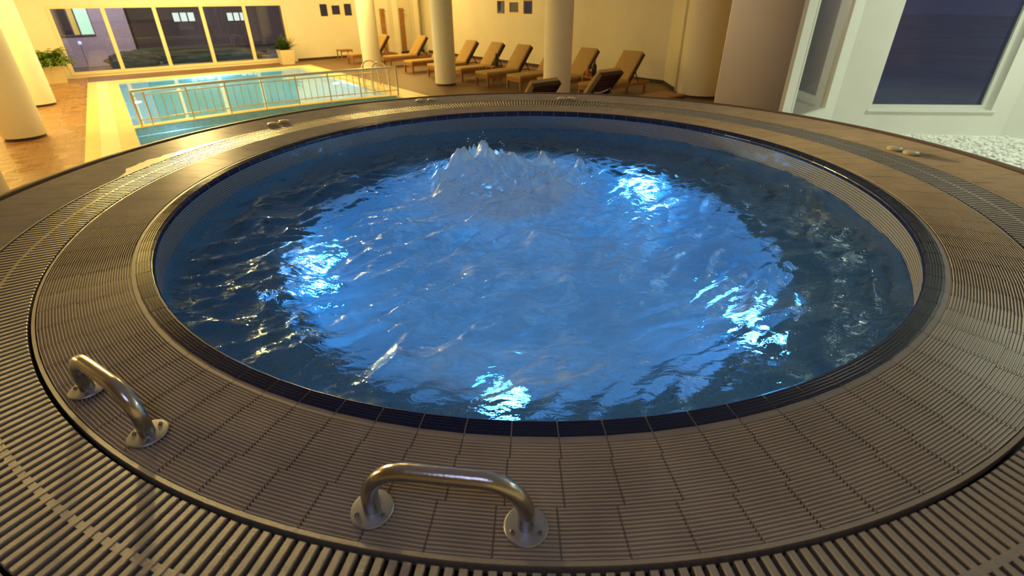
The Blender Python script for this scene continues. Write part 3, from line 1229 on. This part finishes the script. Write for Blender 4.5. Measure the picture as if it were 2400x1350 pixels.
o = mb.build('pool_water', M['pool_water'])
tag(o, 'pale blue water of the shallow pool right below the tub deck', 'water', kind='stuff')

# pool lamps
PL = [(ab(.95, PB0 + .012, ZF - .32), R(-53), 'glowing round pool lamp on the far long side of the pool'),
      (ab(PA0 + .012, -14.3, ZF - .16), R(37), 'glowing round pool lamp at the pool side facing the columns'),
      (ab(PA1 - .012, -14.0, ZF - .17), R(217), 'glowing round pool lamp at the pool side facing the loungers'),
      (ab(-1.0, bridge_b(.125) + .122, ZF - .29), R(-53), 'glowing round lamp in the shallow pool below the railing')]
for (pp, rz, lab) in PL:
    e = empty('pool_lamp', pp, rz)
    tag(e, lab, 'lamp', 'round lamps in the pool walls')
    Mx = Matrix.Rotation(R(90), 4, 'Y')
    mb = MB()
    mb.lathe([(.105, 0), (.105, .014), (.082, .018), (.080, .01)], 32, M=Mx)
    mb.build('lamp_ring', M['lens'], e, smooth=True, angle=40)
    mb = MB()
    mb.lathe([(.080, .010), (.05, .016), (.001, .018)], 32, M=Mx)
    mb.build('lens', M['lamp_uw'], e, smooth=True)
    ld = bpy.data.lights.new('pool_lamp_light', 'POINT')
    ld.energy = 105
    ld.color = (.5, .85, 1.0)
    ld.shadow_soft_size = .1
    lo = bpy.data.objects.new('pool_lamp_light', ld)
    C.objects.link(lo)
    d = Vector((math.cos(rz), math.sin(rz), 0))
    lo.location = pp + d * .25

# ------------------------------------------------------------------ railing on the strip
rail = empty('railing', ab(1.3, PBS, zc1))
tag(rail, 'long low steel railing with thin balusters along the strip between both pools', 'railing')
inv = Matrix.Translation(-rail.location)


def strip_pt(t, z):
    a = -1.58 + (4.17 + 1.58) * t
    tt = (a - PA0) / (PA1 - PA0)
    p = ab(a, bridge_b(tt) - .02, z)
    return p


def rpart(name, pts, r, n=10):
    mb = MB().tube([inv @ p for p in pts], r, n)
    return mb.build(name, M['rail'], rail, smooth=True, angle=50)


ts = [k / 24 for k in range(25)]
ZT, ZMID, ZL = -.605, -.70, -1.17
pts = [strip_pt(t, ZT) for t in ts]
rpart('top_rail', pts, .033, 14)
rpart('mid_rail', [strip_pt(t, ZMID) for t in ts[:]], .013)
rpart('low_rail', [strip_pt(t, ZL) for t in ts], .013)
for t in (0.0, 1.0):
    rpart('end_post', [strip_pt(t, zc1), strip_pt(t, ZT)], .024, 12)
NP = 8
for k in range(NP):
    t = .035 + k / (NP - 1) * .93
    rpart('post', [strip_pt(t, zc1), strip_pt(t, ZT - .02)], .017, 10)
    if k < NP - 1:
        for j in range(1, 5):
            tt = t + j / 5 * .93 / (NP - 1)
            rpart('baluster', [strip_pt(tt, ZL - .05), strip_pt(tt, ZMID)], .008, 8)

# pool ladder
lad = empty('pool_ladder', ab(4.2, -11.9, zc1))
tag(lad, 'steel pool ladder with two arched handrails at the pool corner', 'ladder')
inv2 = Matrix.Translation(-lad.location)
for b in (-12.28, -11.62):
    pts = [ab(4.02, b, -2.1), ab(4.02, b, -.95)]
    for k in range(1, 13):
        t = PI - k / 12 * PI
        pts.append(ab(4.25 + .23 * math.cos(t), b, -.80 + .22 * math.sin(t)))
    pts += [ab(4.50, b, -.95), ab(4.52, b, zc1)]
    MB().tube([inv2 @ p for p in pts], .022, 12).build('handrail', M['rail'], lad, smooth=True, angle=50)
for k in range(3):
    z = ZF - .25 - .25 * k
    MB().tube([inv2 @ ab(4.02, -12.28, z), inv2 @ ab(4.02, -11.62, z)], .018, 8).build('rung', M['rail'], lad, smooth=True, angle=50)

# ------------------------------------------------------------------ loungers
def make_lounger(tilt=52, blen=.80):
    e = empty('sun_lounger')
    W, L, HB, ZFR = .62, 2.0, 1.18, .31
    mb = MB()
    mb.rbox((0, -W / 2, ZFR - .085), (L, -W / 2 + .04, ZFR), .006)
    mb.rbox((0, W / 2 - .04, ZFR - .085), (L, W / 2, ZFR), .006)
    mb.rbox((0, -W / 2 + .04, ZFR - .085), (.04, W / 2 - .04, ZFR), .006)
    mb.rbox((L - .04, -W / 2 + .04, ZFR - .085), (L, W / 2 - .04, ZFR), .006)
    mb.build('frame', M['teak'], e)
    mb = MB()
    x = .06
    while x < HB - .05:
        mb.box((x, -W / 2 + .04, ZFR - .02), (x + .06, W / 2 - .04, ZFR - .002))
        x += .085
    mb.box((HB + .1, -W / 2 + .04, ZFR - .05), (L - .04, W / 2 - .04, ZFR - .035))
    mb.build('seat_slats', M['teak'], e)
    for (lx, ly) in ((.0, -1), (.0, 1), (1.82, -1), (1.82, 1)):
        mb = MB()
        y0 = -W / 2 if ly < 0 else W / 2 - .05
        mb.rbox((lx, y0, 0), (lx + .06, y0 + .05, ZFR - .084), .005)
        mb.build('leg', M['teak'], e)
    mb = MB()
    mb.rbox((-.01, -W / 2 + .0, ZFR), (HB, W / 2 - .0, ZFR + .085), .025)
    mb.build('seat_cushion', M['cushion'], e, smooth=True, angle=50)
    Mb = Matrix.Translation((HB, 0, ZFR + .01)) @ Matrix.Rotation(-R(tilt), 4, 'Y')
    mb = MB()
    mb.rbox((.02, -W / 2 + .005, .045), (blen + .03, W / 2 - .005, .115), .022, Mb)
    mb.build('back_cushion', M['cushion'], e, smooth=True, angle=50)
    mb = MB()
    mb.rbox((0, -W / 2, -.035), (blen + .02, -W / 2 + .05, .042), .005, Mb)
    mb.rbox((0, W / 2 - .05, -.035), (blen + .02, W / 2, .042), .005, Mb)
    mb.rbox((blen - .04, -W / 2 + .05, -.03), (blen + .015, W / 2 - .05, .042), .005, Mb)
    for k in range(8):
        x = .03 + k * (blen - .1) / 8
        mb.box((x, -W / 2 + .055, .008), (x + .07, W / 2 - .055, .03), Mb)
    mb.build('backrest', M['dark_wood'], e)
    top_ = Mb @ Vector((blen * .52, 0, 0))
    for sy in (-1, 1):
        y = sy * (W / 2 - .08)
        MB().tube([(top_.x, y, top_.z), (top_.x + .20, y, ZFR - .01)], .014, 8).build('prop', M['dark_wood'], e)
    return e


proto = make_lounger()
row = [(-18.45, 6.05, 'wooden lounger with tan cushion farthest along the row, by the shower corner'),
       (-16.43, 6.72, 'tan cushioned wooden lounger just right of the slim column behind the pool ladder'),
       (-14.35, 6.55, 'tan cushioned wooden lounger below the second brown shower panel'),
       (-12.80, 6.62, 'tan cushioned wooden lounger whose foot pokes out before the slim column at the pool corner'),
       (-11.45, 6.70, 'tan cushioned wooden lounger with its back raised right behind the slim pool corner column'),
       (-10.12, 6.72, 'tan cushioned wooden lounger with the dark bottle standing at its far side'),
       (-8.95, 6.98, 'tan cushioned wooden lounger with its backrest half hidden by the half grey column'),
       (-7.90, 7.20, 'tan cushioned wooden lounger right behind the half grey column, its back raised beyond it'),
       (-6.52, 7.36, 'tan cushioned wooden lounger at the end of the row next to the thick round column')]
first = True
for (b, a, lab) in row:
    o = proto if first else copy_tree(proto)
    first = False
    p = ab(a, b, ZF)
    o.location = p
    o.rotation_euler = (0, 0, ROOM)
    tag(o, lab, 'sun lounger', 'sun loungers along the yellow wall')
back = [((5.78, -4.42), 'lounger with its dark wooden back turned to the tub and a pale strap across it'),
        ((3.98, -4.25), 'lounger with dark slatted back peeking over the tub rim before the half grey column')]
for k, ((a, b), lab) in enumerate(back):
    o = copy_tree(proto)
    # head towards +v, top edge of the back at (a, b)
    dxy = ab(a, b)
    d = 1.18 + .80 * math.cos(R(52))
    o.location = Vector((dxy.x - V[0] * d, dxy.y - V[1] * d, ZF))
    o.rotation_euler = (0, 0, math.atan2(V[1], V[0]))
    tag(o, lab, 'sun lounger', 'sun loungers turned away from the tub')
    if k == 0:
        Mb = Matrix.Translation((1.18, 0, .32)) @ Matrix.Rotation(-R(52), 4, 'Y')
        pts = []
        for j in range(9):
            t = j / 8
            pts.append(Mb @ Vector((.33 + .10 * (2 * t - 1) ** 2, -.3 + .6 * t, -.014)))
        mb = MB().tube(pts, .013, 8)
        s = mb.build('strap', M['strap'], o, smooth=True)


def side_table(a, b, label, hh=.42, w=.42):
    e = empty('side_table', ab(a, b, ZF), ROOM)
    tag(e, label, 'side table', 'small wooden tables by the loungers')
    mb = MB()
    for k in range(5):
        y = -w / 2 + k * w / 5
        mb.box((-w / 2, y + .005, hh - .03), (w / 2, y + w / 5 - .005, hh))
    mb.box((-w / 2 + .02, -w / 2 + .02, hh - .07), (w / 2 - .02, -w / 2 + .04, hh - .03))
    mb.box((-w / 2 + .02, w / 2 - .04, hh - .07), (w / 2 - .02, w / 2 - .02, hh - .03))
    mb.build('table_top', M['teak'], e)
    for sx in (-1, 1):
        for sy in (-1, 1):
            x, y = sx * (w / 2 - .035), sy * (w / 2 - .035)
            mb = MB()
            mb.box((x - .02, y - .02, 0), (x + .02, y + .02, hh - .03))
            mb.build('leg', M['teak'], e)
    return e


side_table(7.65, -10.78, 'small square wooden table holding a dark bottle between two loungers', .42, .36)
side_table(8.25, -7.22, 'small square wooden table holding a copper and a dark bottle near the row end', .42, .40)
side_table(6.50, -20.15, 'small wooden table against the yellow wall before the far lounger', .42, .55)


def bottle(a, b, z, hh, r, m, label):
    mb = MB()
    mb.lathe([(.001, 0), (r, 0), (r, hh * .62), (r * .85, hh * .70), (r * .42, hh * .80), (r * .40, hh * .96), (r * .48, hh * .965), (r * .48, hh), (.001, hh)], 20)
    o = mb.build('bottle', m, None, smooth=True, angle=40, loc=ab(a, b, z))
    tag(o, label, 'bottle', 'bottles on the side tables')


bottle(7.72, -10.72, ZF + .42, .36, .075, M['bottle'], 'dark bottle on the wooden table halfway along the lounger row')
bottle(8.16, -7.30, ZF + .42, .27, .05, M['copper'], 'copper coloured bottle on the table beside a taller dark one')
bottle(8.36, -7.26, ZF + .42, .37, .07, M['bottle'], 'tall dark bottle on the table beside a copper coloured one')

# low slatted bench by the thick column
e = empty('low_bench', ab(7.75, -4.62, ZF), ROOM)
tag(e, 'low flat wooden bench top showing just over the tub rim near the thick column', 'bench')
mb = MB()
for k in range(6):
    y = -.30 + k * .1
    mb.box((-.62, y + .004, .30), (.42, y + .096, .33))
mb.build('bench_top', M['teak'], e)
mb = MB()
mb.box((-.62, -.30, .24), (.42, -.26, .30))
mb.box((-.62, .26, .24), (.42, .30, .30))
mb.build('apron', M['dark_wood'], e)
for sx in (-.58, .36):
    for sy in (-.29, .24):
        mb = MB()
        mb.box((sx, sy, 0), (sx + .05, sy + .05, .25))
        mb.build('leg', M['dark_wood'], e)

# shower panels
for (a0, a1, lab) in ((8.76, 8.99, 'narrow brown wooden shower panel on the yellow wall, nearer the pool'),
                      (9.74, 9.96, 'narrow brown wooden shower panel on the yellow wall, nearer the corner')):
    e = empty('shower_panel', ab((a0 + a1) / 2, BW, 0), ROOM)
    tag(e, lab, 'shower panel', 'shower panels in the wall niches')
    mb = MB()
    mb.rbox((-.115, -.06, -1.15), (.115, -.004, .66), .008)
    mb.build('board', M['shower'], e)
    MB().tube([(0, -.06, .55), (0, -.30, .60), (0, -.34, .57)], .012, 8).build('shower_arm', M['steel'], e, smooth=True)
    mb = MB()
    mb.lathe([(.001, 0), (.07, 0), (.075, .01), (.02, .03), (.001, .03)], 20, (0, -.34, .545))
    mb.build('shower_head', M['steel'], e, smooth=True, angle=40)
    mb = MB()
    mb.lathe([(.03, 0), (.03, .035), (.001, .04)], 16, (0, 0, 0), M=Matrix.Translation((0, -.06, -.2)) @ Matrix.Rotation(R(90), 4, 'X'))
    mb.build('tap', M['steel'], e, smooth=True, angle=40)


# plants in pots
def planter(pos, w0, w1, hh, label, fern=True, seed=1):
    e = empty('potted_fern' if fern else 'potted_plant', pos, ROOM)
    tag(e, label, 'potted plant')
    mb = MB()
    vs = []
    for (w, z) in ((w0, 0), (w1, hh), (w1 - .04, hh), (w1 - .05, hh - .05)):
        vs += [(-w / 2, -w / 2, z), (w / 2, -w / 2, z), (w / 2, w / 2, z), (-w / 2, w / 2, z)]
    fs = [(3, 2, 1, 0)]
    for k in range(3):
        for j in range(4):
            fs.append((k * 4 + j, k * 4 + (j + 1) % 4, (k + 1) * 4 + (j + 1) % 4, (k + 1) * 4 + j))
    mb.add(vs, fs)
    mb.build('pot', M['pot'], e)
    w = w1 - .05
    MB().quad((-w / 2, -w / 2, hh - .05), (w / 2, -w / 2, hh - .05), (w / 2, w / 2, hh - .05), (-w / 2, w / 2, hh - .05)).build('soil', M['soil'], e)
    rnd = random.Random(seed)
    mb = MB()
    nf = 150 if fern else 90
    for k in range(nf):
        a = rnd.uniform(0, 2 * PI)
        Ln = rnd.uniform(.68, .98) if fern else rnd.uniform(.4, .75)
        el = rnd.uniform(R(35), R(85)) if fern else rnd.uniform(R(35), R(88))
        drop = rnd.uniform(.8, 1.35) if fern else rnd.uniform(.2, .6)
        d = Vector((math.cos(a), math.sin(a), 0))
        sd = Vector((-d.y, d.x, 0))
        p = Vector((rnd.uniform(-.1, .1), rnd.uniform(-.1, .1), hh - .04))
        seg = 9
        prev = None
        for j in range(seg + 1):
            t = j / seg
            an = el - drop * 1.9 * t * t
            q = p if j == 0 else prev[0] + (d * math.cos(an) + Vector((0, 0, 1)) * math.sin(an)) * (Ln / seg)
            if prev is not None and j > 1:
                ax = (q - prev[0])
                lw = (.13 if fern else .10) * math.sin(PI * min(1, t * .93 + .07)) + .02
                for sg in (-1, 1):
                    b0 = prev[0]
                    b1 = prev[0] + ax * .55
                    tip = b0 + sd * sg * lw + ax * .9 - Vector((0, 0, lw * .35))
                    mb.add([b0, b1, tip], [(0, 1, 2)])
            if prev is not None:
                mb.add([prev[0] - sd * .006, prev[0] + sd * .006, q], [(0, 1, 2)])
            prev = (q,)
    mb.build('foliage', M['leaf'] if fern else M['leaf_dark'], e)
    return e


planter(ab(-3.28, -20.1, ZF), .50, .62, .52, 'large green fern in a square cream pot by the window and tall columns', True, 4)
planter(ab(4.10, -20.35, ZF), .46, .56, .55, 'bushy green plant in a square cream pot at the far end of the long window', False, 9)

# ------------------------------------------------------------------ pebbles in the bay
mb = MB()
ZP = -.66
pp = [(2.6, 2.3), (2.86, 2.56), (4.03, 3.50), (6.02, 3.26), (8.3, 1.2), (8.3, -4.5), (2.6, -4.5)]
mb.add([(x, y, ZP) for x, y in pp] + [(x, y, ZF) for x, y in pp], [tuple(range(6, -1, -1))] + [(k, (k + 1) % 7, (k + 1) % 7 + 7, k + 7) for k in range(7)])
o = struct('floor_bay', mb, M['pebble'])
bm = bmesh.new()
bmesh.ops.create_icosphere(bm, subdivisions=1, radius=1)
bm.verts.ensure_lookup_table()
sv = [w.co.copy() for w in bm.verts]
sf = [[w.index for w in f.verts] for f in bm.faces]
bm.free()
rnd = random.Random(11)
mb = MB()
cnt = 0
while cnt < 6500:
    x, y = rnd.uniform(2.95, 7.0), rnd.uniform(-1.0, 3.4)
    if math.hypot(x, y) < 2.99:
        continue
    if y > 3.50 - .1206 * (x - 4.03) - .05 or (x < 4.03 and y > 2.53 + .808 * (x - 2.83) - .09):
        continue
    if x > 5.98 and y > 3.2 - .9 * (x - 6.02):
        continue
    cnt += 1
    s = rnd.uniform(.013, .03)
    sx, sy, sz = s * rnd.uniform(.8, 1.3), s * rnd.uniform(.7, 1.1), s * rnd.uniform(.35, .6)
    Mx = Matrix.Translation((x, y, ZP + sz * rnd.uniform(.3, 1.4))) @ Matrix.Rotation(rnd.uniform(0, 6.3), 4, 'Z') @ Matrix.Rotation(rnd.gauss(0, .35), 4, 'X')
    ph = rnd.uniform(0, 50)
    vs = []
    for w in sv:
        k = 1 + .22 * noise.noise(w * 1.3 + Vector((ph, ph, 0)))
        vs.append(Mx @ Vector((w.x * sx * k, w.y * sy * k, w.z * sz * k)))
    mb.add(vs, sf)
o = mb.build('pebbles', M['pebble'], None, smooth=True)
tag(o, 'bed of loose white pebbles below the bay windows', 'pebbles', kind='stuff')

# ------------------------------------------------------------------ night garden beyond the long window
mb = MB()
abbox(mb, -40, 40, -60, BW - T, ZF - .3, ZF - .06)
struct('ground', mb, M['ext_ground'])


def house(name, a0, a1, b0, b1, z1, m, label, wins):
    e = empty(name, ab((a0 + a1) / 2, (b0 + b1) / 2, ZF - .06), ROOM)
    tag(e, label, 'building')
    ca, cb = (a0 + a1) / 2, (b0 + b1) / 2
    zb = ZF - .06
    mb = MB()
    mb.box((a0 - ca, -(b1 - cb), 0), (a1 - ca, -(b0 - cb), z1 - zb))
    mb.build('wall', m, e)
    yf = -(b1 - cb)
    for (x0, x1, z0, zt, mm) in wins:
        fr = MB()
        t = .04
        X0, X1, Z0, Z1 = x0 - ca, x1 - ca, z0 - zb, zt - zb
        fr.box((X0 - t, yf - .06, Z0 - t), (X1 + t, yf, Z0))
        fr.box((X0 - t, yf - .06, Z1), (X1 + t, yf, Z1 + t))
        fr.box((X0 - t, yf - .06, Z0), (X0, yf, Z1))
        fr.box((X1, yf - .06, Z0), (X1 + t, yf, Z1))
        w = fr.build('window', M['ext_dark'], e)
        MB().box((X0, yf - .03, Z0), (X1, yf - .004, Z1)).build('pane', mm, w)
    return e


G1 = -26.0
house('garden_house', -6.2, -.64, -31, G1, 3.2, M['ext_wall'], 'mauve grey house seen through the long window, one tall window lit green', [
    (-2.95, -2.60, -.12, 1.3, M['ext_window_dark']), (-2.55, -2.36, -.12, 1.3, M['lit_yellow']), (-2.33, -1.90, -.12, 1.3, M['lit_green'])])
house('far_house', -.2, 14, -40, -34, 4.5, M['ext_dark'], 'dark building across the night garden with small lit window bands', [
    (1.88 + .38 * k, 2.19 + .38 * k, .08, .53, M['lit_white']) for k in range(3)] + [
    (4.70 + .36 * k, 4.99 + .36 * k, .04, .47, M['lit_white']) for k in range(3)])
for (a, b, sx, sy, h_, lab) in ((-.9, -24.4, .9, .4, .40, 'dark clipped hedge in front of the mauve house'),
                                (2.2, -24.9, 2.2, .5, .30, 'long dark hedge across the middle of the night garden'),
                                (6.9, -26.0, 1.7, .5, .28, 'dark hedge at the far end of the night garden')):
    bm = bmesh.new()
    bmesh.ops.create_icosphere(bm, subdivisions=4, radius=1)
    vs = []
    for w in bm.verts:
        k = 1 + .25 * noise.noise(w.co * 3 + Vector((a, b, 0))) + .12 * noise.noise(w.co * 9)
        q = Vector((w.co.x * sx * k, w.co.y * sy * k, w.co.z * h_ * k))
        vs.append(q)
    mb = MB()
    mb.add(vs, [[w.index for w in f.verts] for f in bm.faces])
    bm.free()
    o = mb.build('hedge', M['hedge'], None)
    o.location = ab(a, b, ZF + h_ * .45)
    o.rotation_euler = (0, 0, ROOM)
    tag(o, lab, 'hedge')
mb = MB()
for (a, b, ra, rb) in ((-1.3, -23.2, 1.0, .5), (1.2, -23.6, 1.6, .45), (4.2, -23.4, 1.5, .4)):
    pts = []
    for k in range(28):
        t = 2 * PI * k / 28
        kk = 1 + .25 * noise.noise(Vector((math.cos(t) * 1.5 + a, math.sin(t) * 1.5, 0)))
        pts.append(ab(a + ra * kk * math.cos(t), b + rb * kk * math.sin(t), ZF - .05))
    mb.add(pts, [tuple(range(28))])
o = struct('path', mb, M['sand'])
e = empty('garden_lamp', ab(-2.45, -24.2, ZF - .06), 0)
tag(e, 'small violet blue garden lamp glowing outside the long window', 'lamp')
MB().tube([(0, 0, 0), (0, 0, .95)], .012, 10).build('post', M['ext_dark'], e, smooth=True, angle=40)
mb = MB()
mb.lathe([(.001, 0), (.05, .02), (.06, .10), (.001, .14)], 16, (0, 0, .95))
mb.build('lamp_head', M['garden_lamp'], e, smooth=True)
# night ground outside the bay
mb = MB()
mb.box((4.0, 3.9, ZF - .3), (60, 70, ZF - .1))
mb.box((8.7, -30, ZF - .3), (60, 3.9, ZF - .1))
struct('ground_bay', mb, M['ext_terrace'])

# ------------------------------------------------------------------ light
w = bpy.data.worlds.new('night')
sc.world = w
w.use_nodes = True
w.node_tree.nodes['Background'].inputs['Color'].default_value = (.02, .03, .085, 1)
w.node_tree.nodes['Background'].inputs['Strength'].default_value = 1.0


def area(name, loc, size, energy, col, aim=None, shape='DISK', size_y=None):
    ld = bpy.data.lights.new(name, 'AREA')
    ld.energy = energy
    ld.color = col
    ld.shape = shape
    ld.size = size
    if size_y:
        ld.size_y = size_y
    o = bpy.data.objects.new(name, ld)
    C.objects.link(o)
    o.location = loc
    if aim is not None:
        d = Vector(aim) - Vector(loc)
        o.rotation_euler = d.to_track_quat('-Z', 'Y').to_euler()
    return o


WARM = (1.0, .66, .16)
for (a, b, en, sz) in ((-5.2, -18, 200, 2.0), (-5.4, -13, 190, 2.4), (.6, -18, 170, 2.2), (3.5, -17.5, 110, 2.0)):
    area('hall_ceiling_lamp', ab(a, b, ZC - .05), sz, en, WARM)


for (a, b, en, sz) in ((-2.3, -7.0, 62, 1.7), (-4.6, -9.4, 60, 1.6), (-1.8, -11.2, 55, 1.6)):  # extra unseen discs added to put warm streaks on the tub water
    area('hall_ceiling_lamp', ab(a, b, ZC - .05), sz, en, WARM)
# unseen neutral area light added to brighten the tan wall behind the tub
lo = area('wall_washer', (2.5, 2.6, ZC - .1), .5, 21, (1.0, .84, .64), (4.4, 6.3, .3))
lo.data.spread = R(100)


def point_fill(loc, energy, r=.22):  # unseen point lights added to rake the deck and catch highlights
    ld = bpy.data.lights.new('hall_globe_lamp', 'POINT')
    ld.energy = energy
    ld.color = WARM
    ld.shadow_soft_size = r
    o = bpy.data.objects.new('hall_globe_lamp', ld)
    C.objects.link(o)
    o.location = loc


# unseen spots added to rake the deck ribs and foam across the pool
def spot(loc, aim, energy, deg, size):
    ld = bpy.data.lights.new('hall_spot', 'SPOT')
    ld.energy = energy
    ld.color = (1.0, .70, .24)
    ld.spot_size = R(deg)
    ld.spot_blend = .35
    ld.shadow_soft_size = size
    o = bpy.data.objects.new('hall_spot', ld)
    C.objects.link(o)
    o.location = loc
    o.rotation_euler = (Vector(aim) - Vector(loc)).to_track_quat('-Z', 'Y').to_euler()


spot(ab(-.2, -16.4, 2.1), (-.5, -.4, 0), 7800, 26, .35)
spot(ab(6.2, -17.0, 2.1), (-.3, 0, 0), 3600, 20, .3)
spot(ab(-7.6, -8.4, 1.5), (-1.2, -.6, 0), 1300, 34, .35)
point_fill(ab(5.2, -14.8, 1.95), 190)
point_fill(ab(8.4, -18.3, 2.05), 190, .32)
point_fill(ab(-.2, -16.0, 1.95), 300, .3)
point_fill(ab(-3.4, -13.0, 1.95), 240, .3)
area('bay_ceiling_lamp', (5.6, 1.5, ZC - .05), .9, 62, (.86, 1.0, .80))
area('bay_ceiling_lamp', (4.6, -1.4, ZC - .05), .6, 10, (.95, .95, .80))
area('tub_ceiling_lamp', (1.2, 3.2, ZC - .05), .9, 2, (1.0, .86, .66))  # unseen fill added to lift the tan wall and back deck
ld = bpy.data.lights.new('bay_globe_lamp', 'POINT')  # unseen point light added to brighten the tan wall
ld.energy = 5
ld.color = (1.0, .9, .74)
ld.shadow_soft_size = .2
lo = bpy.data.objects.new('bay_globe_lamp', ld)
C.objects.link(lo)
lo.location = (3.0, 1.2, 2.1)
area('tub_ceiling_lamp', (-.4, -3.4, ZC - .05), 1.2, 10, (.62, .68, 1.0))  # unseen bluish fill added to turn the dark tones violet
area('garden_flood', ab(-1.5, -23.2, 2.9), 1.0, 210, (1.0, .85, 1.0), ab(-3, -26, -.5))  # unseen light added to brighten the house front
area('court_lamp', ab(11.9, -14, 2.6), .3, 9, (1, .9, .95), ab(12.6, -13.8, .5))  # unseen light added to lift the backing wall
area('garden_flood', ab(5, -24, 3.2), 1.5, 420, (.9, .85, .8), ab(4, -30, -1))  # unseen light added to brighten the rest of the garden

# ------------------------------------------------------------------ view
sc.view_settings.view_transform = 'Standard'
sc.view_settings.look = 'None'
sc.view_settings.gamma = 1.0
sc.view_settings.exposure = 0.0
sc.cycles.use_denoising = True
sc.cycles.max_bounces = 10
sc.cycles.transmission_bounces = 8
sc.cycles.transparent_max_bounces = 10
sc.cycles.sample_clamp_indirect = 6.0
sc.cycles.blur_glossy = .5
